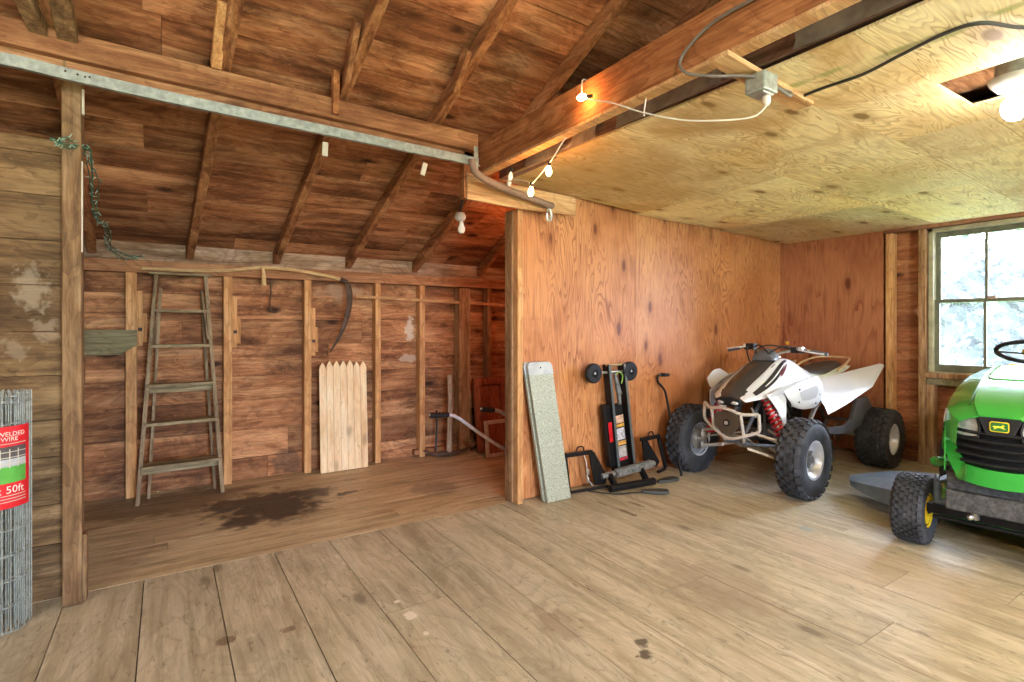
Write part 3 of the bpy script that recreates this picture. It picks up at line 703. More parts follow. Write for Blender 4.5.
# lit ceiling lamp
t = empty('ceiling_lamp', (2.98, .70, 2.2), 0, 'bright lit bare-bulb lamp on the plywood ceiling at the right edge', 'ceiling light')
LP = V((2.745, .672, 2.10))
b = MB(); b.lathe([(.02, 2.125), (.05, 2.135), (.075, 2.165), (.08, 2.18)], (LP.x, LP.y, .0), 'Z', 24); b.build('lamp_base', M['porc'], t)
b = MB(); b.lathe([(.02, 2.275), (.055, 2.27), (.06, 2.18)][::-1], (LP.x, LP.y, 0), 'Z', 20); b.build('junction_box', M['galv'], t)
b = MB(); b.lathe([(.0001, -.085), (.02, -.08), (.036, -.06), (.042, -.035), (.036, -.01), (.02, .01), (.016, .03)], LP, 'Z', 20); b.build('bulb', M['bulbcl'], t)
lamp = plight(LP + V((0, 0, -.035)), 85, (1, .93, .80), .042, 'ceiling_lamp_light')
# unseen bare-bulb fill lamps, added behind and beside the viewer to brighten the room
def fill_lamp(p, e, label, c=(1, .87, .70), r=.08):
    t = empty('ceiling_lamp', (p[0], p[1], p[2] + .1), 0, label, 'ceiling light')
    top = 2.17 if p[0] > 2 else (3.2 if p[1] < 0 else 3.0)
    b = MB(); b.tube([(p[0], p[1], p[2] + .11), (p[0], p[1], top)], .004, 6); b.build('lamp_cord', M['cordb'], t)
    b = MB(); b.lathe([(.02, .06), (.05, .07), (.075, .10), (.08, .115)], p, 'Z', 20); b.build('lamp_base', M['porc'], t)
    b = MB(); b.lathe([(.0001, -.085), (.02, -.08), (.036, -.06), (.042, -.035), (.036, -.01), (.02, .01), (.016, .05)], p, 'Z', 16); b.build('bulb', M['bulbcl'], t)
    return plight((p[0], p[1], p[2] - .035), e, c, r, 'ceiling_lamp_light')
fill_lamp((.3, -.9, 2.35), 120, 'added bare-bulb fill lamp hanging behind the viewer')
fill_lamp((3.0, -1.1, 1.55), 110, 'added bare-bulb pendant fill lamp hanging below the plywood ceiling behind the viewer')
fill_lamp((-1.2, 1.3, 2.35), 34, 'added bare-bulb fill lamp at the left side outside the picture')
# unlit bulb in keyless socket on rafter
t = empty('bulb_socket', (1.87, 3.6, 2.0), 0, 'unlit bulb in a round porcelain socket hanging from a rafter', 'light bulb')
b = MB(); b.lathe([(.0001, 2.085), (.03, 2.083), (.043, 2.06), (.043, 2.045), (.03, 2.025), (.018, 2.02)], (1.87, 3.6, 0), 'Z', 20); b.build('socket', M['porc'], t)
b = MB(); b.lathe([(.0001, 1.925), (.018, 1.93), (.028, 1.95), (.028, 1.968), (.018, 1.99), (.013, 2.02)], (1.88, 3.6, 0), 'Z', 18); b.build('bulb', M['bulbw'], t)
b = MB(); b.tube([(1.87, 3.6, 2.08), (1.90, 3.6, 2.23)], .012, 8); b.build('stem', M['cordb'], t)

# ------------------------------------------------------------------ track, brackets, hose
t = empty('door_track', (.4, 2.88, 2.25), 0, 'long galvanized steel door track running from the left edge to the beams', 'metal track')
b = MB(); pts = spline([(XL + .2, 2.88, 2.22), (-.9, 2.88, 2.255), (-.55, 2.88, 2.283), (-.30, 2.88, 2.272), (.2, 2.88, 2.257), (1.62, 2.88, 2.236)], 10)
for i in range(len(pts) - 1):
    b.bar(pts[i], pts[i + 1] + (pts[i + 1] - pts[i]) * .02, .006, .055)
    b.bar(pts[i] + V((0, .02, .026)), pts[i + 1] + V((0, .02, .026)) + (pts[i + 1] - pts[i]) * .02, .04, .005)
    b.bar(pts[i] + V((0, -.012, -.026)), pts[i + 1] + V((0, -.012, -.026)) + (pts[i + 1] - pts[i]) * .02, .024, .005)
b.build('rail', M['galv'], t, smooth=0)
for x, z in ((-.35, 2.285), (-.31, 2.281), (-.285, 2.277), (-.27, 2.280)):
    b = MB(); b.lathe([(.004, 0), (.004, .002)], (x, 2.874, z), 'Y', 8); b.build('bolt_hole', M['blk'], t)
b = MB(); b.bar((1.60, 2.872, 2.16), (1.60, 2.872, 2.33), .028, .006, up=(0, 1, 0)); b.bar((1.625, 2.875, 2.22), (1.625, 2.875, 2.25), .03, .03); b.build('end_bracket', M['galv'], t, smooth=0, bevel=.002)
def bracket(x, z, label, dx):
    wblock('hanger_block', M['paintw'], (x, 2.93, z), (x - dx, 2.93, z - .075), .03, .012, label, 'bracket', up=(0, 1, 0), group='small pale blocks below the track')
bracket(.715, 2.205, 'small pale block hanging below the track near the second rafter', .003)
bracket(1.29, 2.19, 'small pale block hanging below the track near its right end', .02)
cord('drain_hose', [(1.555, 2.84, 2.235), (1.57, 2.84, 2.17), (1.64, 2.85, 2.135), (1.76, 2.87, 2.11), (1.95, 2.90, 2.085), (2.12, 2.92, 2.065), (2.20, 2.93, 2.055), (2.235, 2.94, 2.057)], .023, M['hose'], 'thick brown hose bent from the track end along the header board', 'hose', 12)
t = empty('hanging_clip', (2.21, 2.95, 1.94), 0, 'small grey metal clip hanging below the hose end', 'clip')
b = MB(); b.tube(spline([(2.20, 2.93, 2.04), (2.185, 2.93, 1.99), (2.20, 2.935, 1.945), (2.22, 2.935, 1.98), (2.205, 2.93, 2.03)]), .006, 8); b.tube(spline([(2.215, 2.94, 2.04), (2.235, 2.94, 1.99), (2.225, 2.94, 1.95)]), .005, 8); b.build('clip', M['steel'], t)

# green light string by the left post
t = empty('fairy_light_string', (-.27, 3.3, 1.75), 0, 'dark green string of tiny lights draped from the left post to the wall plate', 'string lights')
rnd = random.Random(4); b = MB(); c = MB()
for s in range(4):
    base = [(-.40, 2.985, 2.02), (-.36, 2.985, 2.015), (-.30, 3.05, 2.0), (-.29, 3.25, 1.92), (-.30, 3.6, 1.82), (-.30, 4.0, 1.80), (-.30, 4.3, 1.745), (-.25, 4.55, 1.71), (-.15, 4.62, 1.72)]
    pts = spline([(x + rnd.uniform(-.02, .02), y + rnd.uniform(-.02, .02), z + rnd.uniform(-.025, .025)) for x, y, z in base], 6)
    pts = [p + V((rnd.uniform(-.006, .006), rnd.uniform(-.006, .006), rnd.uniform(-.006, .006))) for p in pts]
    b.tube(pts, .0025, 5)
    for p in pts[::2]:
        d = V((rnd.gauss(0, 1), rnd.gauss(0, .5), rnd.gauss(0, 1))).normalized(); c.tube([p, p + d * .02], [.003, .0015], 5)
b.build('cord', M['grn_wire'], t); o = c.build('light_tip', plain('clear_tip', (.25, .40, .32), .3), t); o['kind'] = 'stuff'

# ------------------------------------------------------------------ stepladder leaning folded against the wall
t = empty('stepladder', (.09, 4.50, 0), 0, 'weathered wooden stepladder folded and leaning on the back wall', 'ladder')
fl_, fr_ = V((-.160, 4.44, .003)), V((.352, 4.47, .003)); tl, tr_ = V((-.055, 4.585, 1.60)), V((.250, 4.60, 1.60))
def onrail(a, bb, z): k = z / 1.6; return a + (bb - a) * k
for a, bb in ((fl_, tl), (fr_, tr_)):
    b = MB(); b.bar(a, bb, .026, .062, up=(0, 1, 0)); b.build('side_rail', M['lad'], t, smooth=0, bevel=.003)
for i, z in enumerate((1.335, 1.085, .81, .545, .255)):
    p = onrail(fl_, tl, z); q = onrail(fr_, tr_, z); dd = .05 + .012 * i
    b = MB(); b.bar((p.x - .0, p.y + .0, z), (q.x + .0, q.y + .0, z), dd + .04, .022); b.build('step', M['ladx'], t, smooth=0, bevel=.003)
    if i in (2, 4):
        b = MB(); b.bar((p.x, p.y + .02, z - .035), (q.x, q.y + .02, z - .035), .014, .045); b.build('step_brace', M['ladx'], t, smooth=0, bevel=.002)
b = MB(); b.box(-.10, .285, 4.545, 4.635, 1.595, 1.612); b.build('top_cap', M['ladx'], t, smooth=0, bevel=.003)
for a, bb in (((-.10, 4.58, .003), (-.03, 4.63, 1.50)), ((.312, 4.60, .003), (.225, 4.64, 1.50))):
    b = MB(); b.bar(a, bb, .02, .03, up=(0, 1, 0)); b.build('rear_leg', M['lad'], t, smooth=0, bevel=.002)
for a, bb in (((-.03, 4.54, 1.50), (-.068, 4.50, 1.10)), ((.225, 4.55, 1.48), (.262, 4.52, 1.13))):
    b = MB(); b.bar(a, bb, .012, .018, up=(0, 1, 0)); b.build('spreader', M['lad'], t, smooth=0)

# ------------------------------------------------------------------ roll of welded wire
RC = V((-.60, 2.97, 0)); RR = .128
t = empty('wire_fence_roll', (RC.x, RC.y, 0), 0, 'upright roll of galvanized welded wire fencing with a red label, at the left edge', 'wire roll')
b = MB(); rnd = random.Random(2)
for lay, rr in enumerate((RR, RR - .012, RR - .026, RR - .045, RR - .07)):
    nv = int(2 * pi * rr / .027)
    for k in range(nv):
        a = 2 * pi * k / nv + lay * .13 + rnd.uniform(-.05, .05); x, y = RC.x + rr * cos(a), RC.y + rr * sin(a)
        b.tube([(x, y, .004), (x, y, .955 + rnd.uniform(-.004, .004))], .0022, 5)
    for z in [i * .1015 + .006 for i in range(10)] + ([.945] if lay < 2 else []):
        zz = z + rnd.uniform(-.006, .006) * lay
        b.tube([(RC.x + rr * cos(a), RC.y + rr * sin(a), zz + .004 * sin(3 * a + lay)) for a in [2 * pi * i / 28 for i in range(28)]], .0022, 5, closed=True)
o = b.build('wire_mesh', M['galv'], t)
def cyl(u, z, e=0): # u metres around, angle centred on the side that faces the room
    a = R(-62) + u / (RR + .004 + e); return V((RC.x + (RR + .004 + e) * cos(a), RC.y + (RR + .004 + e) * sin(a), z))
def cpatch(u0, u1, z0, z1, e, name, mat, th=.0012):
    b = MB(); n = 16; rows = [[cyl(u0 + (u1 - u0) * i / n, z, e) for i in range(n + 1)] for z in (z0, z1)]
    vs = rows[0] + rows[1]; b.add(vs, [(i, i + 1, n + 2 + i, n + 1 + i) for i in range(n)]); o = b.build(name, mat, t); return o
cpatch(-.20, .105, .50, .825, 0, 'label_sheet', plain('label_red', (.66, .015, .025), .35, 0, .08))
cpatch(-.20, .085, .60, .665, .001, 'label_lawn', plain('label_green', (.10, .42, .06), .4, 0, .2))
cpatch(-.20, .085, .665, .695, .001, 'label_sky', plain('label_grey', (.42, .46, .46), .4, 0, .2))
cpatch(-.20, .085, .695, .745, .001, 'label_dark', plain('label_charcoal', (.08, .07, .07), .4, 0, .3))
cpatch(-.20, .0 - .03, .62, .82, .0015, 'label_photo', plain('label_peach', (.75, .45, .33), .4, 0, .3))
b = MB()
for s, sz, u, z in (('WELDED', .024, .03, .787), ('WIRE', .024, .022, .767), ('x 50ft', .042, .025, .560)):
    b = MB(); b.text(s, sz, lambda x, y, u=u, z=z: cyl(u + x, z + y, .003)); b.build('label_text', M['cordw'], t, smooth=0)
b = MB()
for k in range(9):
    u = -.19 + .03 * k; b.add([cyl(u, .66, .002), cyl(u + .004, .66, .002), cyl(u + .004, .735, .002), cyl(u, .735, .002)], [(0, 1, 2, 3)])
for z in (.525, .537, .549, .755, .675, .70, .722):
    b.add([cyl(-.2 + .285 * i / 16, z + q, .002) for q in (0, .003) for i in range(17)], [(i, i + 1, 18 + i, 17 + i) for i in range(16)])
b.build('label_fence', M['paintw'], t, smooth=0)

# ------------------------------------------------------------------ picket panel
t = empty('picket_panel', (1.275, 4.6, 0), 0, 'pale new wood panel of seven pointed pickets leaning on the back wall', 'fence panel')
for k in range(7):
    x = 1.078 + k * .0572; w = .0555; zt = .925 + random.uniform(-.008, .008); zb0 = .005 + (0 if k else .0)
    b = MB(); vs = []
    prof = [(x, zb0), (x + w, zb0), (x + w, zt - .05), (x + w - .007, zt - .03), (x + w / 2 + .004, zt), (x + w / 2 - .004, zt), (x + .007, zt - .03), (x, zt - .05)]
    if k == 0: prof = [(x, zb0), (x + w, zb0)] + prof[2:] 
    for yo in (0, .016):
        for px_, pz in prof: vs.append((px_, 4.57 + yo + .055 * pz / .93, pz))
    n = len(prof); b.add(vs, [tuple(range(n))[::-1], tuple(range(n, 2 * n))] + [(i, (i + 1) % n, n + (i + 1) % n, n + i) for i in range(n)])
    b.build('picket', M['pick'], t, smooth=0, bevel=.0015, seg=1)
for z in (.2, .7):
    b = MB(); yy = 4.587 + .055 * z / .93; b.box(1.083, 1.473, yy, yy + .016, z - .03, z + .03); b.build('rail', M['pick'], t, smooth=0)

# ------------------------------------------------------------------ scythe, hook, strip
t = empty('scythe', (.6, 4.6, 1.62), 0, 'old scythe with a curved pale handle along the wall plate and a dark hanging blade', 'scythe')
b = MB(); pts = spline([(-.14, 4.60, 1.636), (.05, 4.60, 1.636), (.22, 4.60, 1.640), (.42, 4.595, 1.655), (.62, 4.59, 1.685), (.82, 4.59, 1.685), (1.0, 4.59, 1.667), (1.18, 4.59, 1.64), (1.27, 4.59, 1.615)], 6)
b.tube(pts, [.012 + .003 * (i / len(pts)) for i in range(len(pts))], 8); b.build('handle', M['ash'], t)
b = MB(); b.tube([(.64, 4.575, 1.69), (.645, 4.555, 1.61), (.645, 4.55, 1.545)], [.010, .016, .018], 8); b.build('grip', M['ash'], t)
b = MB(); b.tube([(1.24, 4.585, 1.625), (1.30, 4.58, 1.60)], .02, 8); b.tube([(1.29, 4.58, 1.61), (1.325, 4.575, 1.56)], .008, 6); b.build('collar', M['rust'], t)
b = MB(); cl = spline([(1.322, 4.575, 1.585), (1.338, 4.575, 1.50), (1.330, 4.575, 1.38), (1.29, 4.575, 1.24), (1.23, 4.575, 1.12), (1.155, 4.575, 1.01)], 5); n = len(cl)
rows = []
for i, p in enumerate(cl):
    w = .045 * (1 - (i / (n - 1)) ** 2.5) + .002; d = (cl[min(n - 1, i + 1)] - cl[max(0, i - 1)]).normalized(); s = V((d.z, 0, -d.x))
    rows.append([p - s * 0, p + s * w * (-1 if s.x > 0 else 1) * 1.0])
b.sheet(rows, .004, (0, 1, 0)); b.tube(cl, .005, 6); b.build('blade', M['rust'], t, smooth=0)
cord('iron_hook', [(.70, 4.625, 1.60), (.705, 4.62, 1.50), (.695, 4.61, 1.40), (.705, 4.59, 1.345), (.735, 4.575, 1.335), (.755, 4.57, 1.36), (.75, 4.57, 1.375)], .006, M['rust'], 'dark iron hook hanging below the wall plate between two studs', 'hook')
b = MB(); b.bar((1.385, 4.64, 1.487), (3.2, 4.64, 1.437), .02, .026); tag(b.build('wood_strip', M['stripx'], smooth=0), 'thin pale wooden strip nailed across the back wall studs', 'strip')

# ------------------------------------------------------------------ pick leaning on wall
t = empty('pickaxe', (2.235, 4.53, 0), 0, 'old pickaxe standing on its head against the wide wall post', 'pickaxe')
b = MB(); b.tube([(2.235, 4.53, .02), (2.245, 4.54, .25), (2.262, 4.56, .52), (2.277, 4.60, .76)], [.028, .023, .022, .026], 10); b.build('handle', M['handle'], t)
b = MB(); pts = spline([(1.99, 4.56, .085), (2.10, 4.535, .04), (2.235, 4.525, .035), (2.36, 4.53, .04), (2.47, 4.55, .06)], 5); n = len(pts)
b.tube(pts, [.006 + .02 * (1 - abs(i / (n - 1) - .5) * 2) ** .8 for i in range(n)], 8); b.build('head', M['rust'], t)
cord('iron_rod', [(2.13, 4.60, .01), (2.145, 4.62, .15), (2.17, 4.66, .33), (2.18, 4.69, .42)], .008, M['blk'], 'thin dark rod leaning beside the pickaxe handle', 'rod')

# ------------------------------------------------------------------ wheel cultivator with two handles
t = empty('wheel_cultivator', (2.55, 3.75, 0), 0, 'garden cultivator handles with black grips poking out behind the partition post', 'garden tool')
def hnd(pts, gp, r=.015):
    b = MB(); b.tube(spline(pts, 6), r, 10); h = b.build('handle', M['alu'], t)
    b = MB(); q = [V(gp[0]) + (V(gp[1]) - V(gp[0])) * k / 10 for k in range(11)]; b.tube(q, [.023 if k % 2 else .019 for k in range(11)], 10); b.build('grip', M['blkp'], h)
hnd([(1.80, 4.0, .500), (1.97, 4.0, .492), (2.06, 3.99, .455), (2.22, 3.95, .33), (2.40, 3.90, .20), (2.48, 3.87, .165), (2.62, 3.82, .17)], [(1.80, 4.0, .500), (1.97, 4.0, .492)])
hnd([(2.12, 3.72, .56), (2.24, 3.72, .545), (2.31, 3.715, .52), (2.42, 3.70, .44), (2.56, 3.72, .30), (2.64, 3.75, .20)], [(2.12, 3.72, .56), (2.24, 3.72, .545)])
b = MB(); b.tube([(2.44, 3.88, .19), (2.47, 3.71, .39)], .009, 8); b.tube([(2.48, 3.87, .30), (2.60, 3.8, .21), (2.62, 3.8, .16)], .010, 8); b.build('brace', M['blk'], t)
b = MB(); b.lathe([(.145, -.02), (.165, -.022), (.182, -.01), (.182, .01), (.165, .022), (.145, .02), (.145, -.02)], (2.58, 3.80, .184), 'Y', 30, cap=False); b.build('tyre', M['rub'], t)
b = MB()
for k in range(8): b.tube([(2.58, 3.80, .184), (2.58 + .15 * cos(k * pi / 4), 3.80, .184 + .15 * sin(k * pi / 4))], .003, 5)
b.lathe([(.02, -.025), (.02, .025)], (2.58, 3.80, .184), 'Y', 12); b.build('spokes', M['steel'], t)

# leaning panels behind
t = empty('door_panel', (2.85, 4.52, 0), 0, 'dark red-brown panelled door leaning in the far corner behind the partition', 'panel')
b = MB(); o_ = (2.53, 4.50, .004); u_ = (1, 0, 0); v_ = (0, .14, 1)
b.prism([(0, 0), (.62, 0), (.62, .72), (0, .72)], o_, u_, v_, -.02); b.build('board', M['redp'], t, smooth=0, bevel=.002)
b = MB()
for q in ([(0, 0), (.06, 0), (.06, .72), (0, .72)], [(.06, .65), (.62, .65), (.62, .72), (.06, .72)], [(.06, 0), (.62, 0), (.62, .07), (.06, .07)], [(.3, .07), (.35, .07), (.35, .65), (.3, .65)]):
    b.prism(q, (2.53, 4.478, .004), u_, v_, -.02)
b.build('door_frame', M['redp'], t, smooth=0, bevel=.003)
t = empty('picture_frame', (2.8, 4.25, 0), 0, 'small pale wooden frame standing in front of the red-brown panel', 'frame')
b = MB(); o_ = (2.50, 4.28, .004); v_ = (0, .12, 1)
for q in ([(0, 0), (.035, 0), (.035, .34), (0, .34)], [(.035, .305), (.45, .305), (.45, .34), (.035, .34)], [(.035, 0), (.45, 0), (.45, .035), (.035, .035)], [(.45, 0), (.485, 0), (.485, .34), (.45, .34)]):
    b.prism(q, o_, u_, v_, -.02)
b.build('moulding', M['fframe'], t, smooth=0, bevel=.002)
b = MB(); b.prism([(.03, .03), (.455, .03), (.455, .31), (.03, .31)], (2.50, 4.287, .004), u_, v_, .006); b.build('backing', M['redp'], t, smooth=0)

# ------------------------------------------------------------------ two speckled boards leaning on partition
def splank(dx, dy, label, w=.205):
    t = empty('speckled_board', (2.33 + dx, 2.98 + dy, 0), 0, label, 'board', 'speckled boards leaning on the partition')
    bl = V((2.225 + dx, 2.97 + dy, .004)); tl = V((2.105 + dx, 3.045 + dy, .975)); u = V((1, -.03, -.0)).normalized(); v = (tl - bl).normalized(); v = (v - u * v.dot(u)).normalized(); L = .985
    # lean sideways: shear the prism with a direct build
    def P(a, h, e): 
        base = bl + (tl - bl) * (h / L); return base + V((1, .0, .0)) * a * (1 - .0 * h) + V((0, -1, 0)) * e
    def plate(z0, z1, a0, a1, e0, e1, rnd_=0):
        b = MB(); prof = [(a0, z0), (a1, z0), (a1, z1 - rnd_), (a1 - rnd_ * .35, z1 - rnd_ * .25), (a1 - rnd_, z1), (a0 + rnd_, z1), (a0 + rnd_ * .35, z1 - rnd_ * .25), (a0, z1 - rnd_)] if rnd_ else [(a0, z0), (a1, z0), (a1, z1), (a0, z1)]
        vs = [P(a, h, e) for e in (e0, e1) for a, h in prof]; n = len(prof)
        b.add(vs, [tuple(range(n)), tuple(range(n, 2 * n))] + [(i, (i + 1) % n, n + (i + 1) % n, n + i) for i in range(n)]); return b
    plate(0, .90, 0, w, -.012, .012).build('panel', M['speck'], t, smooth=0, bevel=.002)
    plate(.895, .985, -.002, w + .004, -.014, .014, .03).build('end_cap', plain('cap_grey', (.52, .57, .58), .35, .2), t, smooth=0, bevel=.002)
    b = MB(); p = P(w / 2, .945, .014); b.lathe([(.006, 0), (.006, -.002)], p, 'Y', 10); b.build('hole', M['blk'], t)
    return t
splank(-.022, .032, 'rear one of the two speckled grey-green boards leaning on the partition, mostly hidden')
splank(-.010, 0, 'front speckled grey-green board with a rounded cap leaning on the partition')

# ------------------------------------------------------------------ lawn mower lift standing on end against the plywood
t = empty('mower_lift', (2.98, 3.0, 0), 0, 'black two-wheeled mower lift jack stood on end against the plywood partition', 'mower lift')
def ML(x, z, off=0): # leaning plane; x,z world, off = distance towards viewer
    return V((x, 3.055 + .04 * (z - .5) - off, z))
for xa, xb in ((2.86, 2.93), (3.02, 3.10)):
    b = MB(); b.bar(ML(xb, .10), ML(xa, .93), .016, .07, up=(0, 1, 0)); b.build('side_rail', M['blk'], t, smooth=0, bevel=.003)
    b = MB(); b.bar(ML(xb + .005, .10, .037), ML(xa + .005, .93, .037), .02, .006, up=(0, 1, 0)); b.build('rail_edge', plain('worn_edge', (.16, .2, .2), .35, .5), t, smooth=0)
b = MB(); b.bar(ML(3.00, .12, .0), ML(2.935, .62, .0), .15, .012, up=(0, 1, 0)); b.build('back_plate', M['blk'], t, smooth=0)
b = MB(); b.bar(ML(2.895, .14, -.01), ML(2.845, .62, -.01), .06, .05, up=(0, 1, 0)); b.build('side_tube', M['blk'], t, smooth=0, bevel=.004)
b = MB(); b.tube([ML(2.85, .925, .015), ML(3.03, .925, .015)], .008, 8); b.build('handle_bar', plain('brass_bar', (.55, .42, .2), .35, .6), t)
b = MB(); b.tube([ML(2.70, .87, .01), ML(3.10, .87, .01)], .010, 8); b.build('axle', M['steel'], t)
for x, sg in ((2.71, -1), (3.09, 1)):
    b = MB(); c = ML(x, .87, .02); b.lathe([(.03, -.022), (.068, -.022), (.076, -.012), (.076, .012), (.068, .022), (.03, .022), (.03, -.022)], c, 'Y', 26, cap=False); w_ = b.build('wheel', M['blkp'], t)
    b = MB(); b.lathe([(.0001, -.021), (.012, -.02), (.032, -.012), (.032, .012), (.0001, .014)], c, 'Y', 20); b.build('hub', M['blk'], w_)
    b = MB(); b.lathe([(.0001, -.027), (.007, -.026), (.008, -.02)], c, 'Y', 10); b.build('axle_nut', M['alu'], w_)
b = MB(); b.tube([ML(2.92, .86, .03), ML(2.955, .72, .03), ML(2.965, .62, .03)], [.012, .02, .015], 10); b.tube([ML(2.94, .8, .045), ML(2.97, .70, .045)], .007, 8); b.build('ram', plain('ram_metal', (.14, .14, .13), .5, .4, .4, 30), t)
b = MB(); b.tube(spline([ML(2.92, .85, .04), ML(2.95, .87, .05), ML(2.985, .84, .05), ML(2.98, .78, .04)]), .005, 6); b.build('cable', plain('green_wire', (.25, .5, .08), .5), t)
for z0, z1, c, xx in ((.47, .53, (.75, .45, .3), 0), (.44, .462, (.85, .4, .05), 0), (.34, .43, (.55, .55, .6), 0), (.30, .33, (.8, .35, .08), 0), (.205, .29, (.45, .43, .42), 0), (.18, .2, (.6, .03, .05), 0)):
    zm_ = (z0 + z1) / 2; xc = 3.018 - .10 * zm_ - .0 
    b = MB(); b.bar(ML(xc + .013, z0, .009), ML(xc + .013 - .1 * (z1 - z0), z1, .009), .082, .004, up=(0, 1, 0)); b.build('warning_sticker', plain('sticker', c, .4, 0, .5, 60, dirt=(.1, .05, .05), ds=.6), t, smooth=0)
b = MB(); b.bar(ML(2.865, .34, .035), ML(2.85, .49, .035), .035, .004, up=(0, 1, 0)); b.build('red_sticker', M['red'], t, smooth=0)
b = MB(); b.tube([(2.74, 2.99, .10), (2.93, 2.965, .115), (3.25, 2.94, .14)], .022, 10); b.bar((2.85, 2.955, .115), (3.20, 2.93, .145), .03, .06); b.build('cross_tube', plain('grey_casting', (.22, .23, .22), .45, .5, .4, 30), t)
for k, x in enumerate((2.86, 2.97, 3.08, 3.19)):
    b = MB(); b.lathe([(.0001, -.02), (.012, -.018), (.012, 0)], (x, 2.935, .118 + .01 * k), 'Y', 8); b.build('bolt', M['steel'], t)
b = MB(); b.tube([(2.74, 2.90, .032), (3.16, 2.86, .032)], .028, 12); b.build('roller', M['blk'], t)
b = MB(); b.bar((2.80, 2.97, .11), (2.80, 2.90, .03), .03, .04); b.bar((3.1, 2.95, .13), (3.1, 2.87, .03), .03, .04); b.build('roller_bracket', M['blk'], t, smooth=0)
# side cradles
b = MB(); b.bar((2.44, 3.05, .285), (2.68, 3.03, .285), .03, .03); b.bar((2.45, 3.06, .285), (2.47, 3.04, .02), .02, .02, up=(0, 1, 0)); b.bar((2.47, 3.02, .02), (2.78, 2.96, .03), .02, .02)
b.prism([(0, 0), (.05, 0), (.18, -.20), (.16, -.26), (.06, -.25)], (2.63, 3.02, .29), (1, 0, 0), (0, 0, 1), .02); b.tube(spline([(2.53, 3.04, .29), (2.55, 3.04, .33), (2.60, 3.04, .33), (2.61, 3.04, .29)]), .006, 6); b.build('wheel_cradle', M['blk'], t, smooth=0, bevel=.003)
b = MB(); b.bar((3.22, 3.05, .31), (3.44, 3.06, .315), .03, .03); b.bar((3.435, 3.06, .315), (3.50, 3.04, .05), .025, .025, up=(0, 1, 0)); b.bar((3.50, 3.04, .04), (3.36, 3.0, .04), .02, .02)
b.prism([(0, 0), (.05, 0), (.20, -.20), (.16, -.24), (.03, -.20)], (3.22, 3.05, .31), (1, 0, 0), (0, 0, 1), .02); b.tube(spline([(3.30, 3.05, .32), (3.31, 3.05, .355), (3.35, 3.05, .36), (3.37, 3.05, .32)]), .006, 6); b.build('wheel_cradle', M['blk'], t, smooth=0, bevel=.003)
b = MB(); b.tube(spline([(2.60, 3.03, .28), (2.61, 3.01, .2), (2.605, 3.0, .12), (2.64, 2.98, .05)]), .005, 6); b.sphere((2.61, 2.995, .15), .018, 8, (1, .6, 1.5)); b.sphere((2.615, 2.995, .09), .015, 8, (1, .6, 1.5)); b.build('ratchet', M['steel'], t)
# straps on the floor
def strap(name, pts, pad, label):
    t = empty(name, pad[0], 0, label, 'strap', 'straps of the mower lift on the floor')
    b = MB(); ps = spline(pts, 6); rows = [[p + V((0, -.010, 0)), p + V((0, .010, 0))] for p in ps]; b.sheet(rows, .004, (0, 0, 1)); b.build('webbing', M['cordb'], t)
    b = MB(); a, c = V(pad[0]), V(pad[1]); d = (c - a); L = d.length; d.normalize(); s = V((-d.y, d.x, 0))
    prof = [(0, -.015), (L * .3, -.035), (L * .8, -.045), (L, -.03), (L * 1.03, 0), (L, .03), (L * .8, .045), (L * .3, .035), (0, .015)]
    b.prism(prof, (a.x, a.y, .004), d, s, .022); b.build('pad', plain('strap_pad', (.05, .055, .05), .55), t, smooth=0, bevel=.005)
strap('hook_strap', [(2.62, 3.0, .006), (2.74, 2.84, .006), (2.86, 2.80, .006), (2.95, 2.76, .006)], ((2.93, 2.77, .0), (3.09, 2.66, 0)), 'strap with dark pad lying furthest out on the floor before the mower lift')
strap('hook_strap', [(3.17, 2.95, .006), (3.22, 2.88, .006), (3.25, 2.86, .006)], ((3.22, 2.87, .0), (3.42, 2.86, 0)), 'short strap with dark pad at the right foot of the mower lift')

# crook bar
cord('crank_bar', [(3.53, 2.90, .006), (3.535, 2.97, .25), (3.57, 3.09, .62), (3.57, 3.13, .70), (3.53, 3.145, .745), (3.525, 3.15, .785), (3.55, 3.155, .807), (3.60, 3.155, .809)], .010, M['blk'], 'thin black crank bar with a bent top leaning between mower lift and quad', 'bar', 8)
b = MB(); b.tube([(3.59, 3.155, .809), (3.67, 3.155, .803)], .015, 10); b.v and None
g_ = b.build('grip', M['blkp'], parent=[o for o in bpy.data.objects if o.name == 'crank_bar'][0])
b = MB(); b.box(5.625, 5.637, 3.20, 3.235, 1.03, 1.065); tag(b.build('amber_reflector', M['amber'], smooth=0, bevel=.002), 'small amber square reflector in the corner behind the quad handlebar', 'reflector')

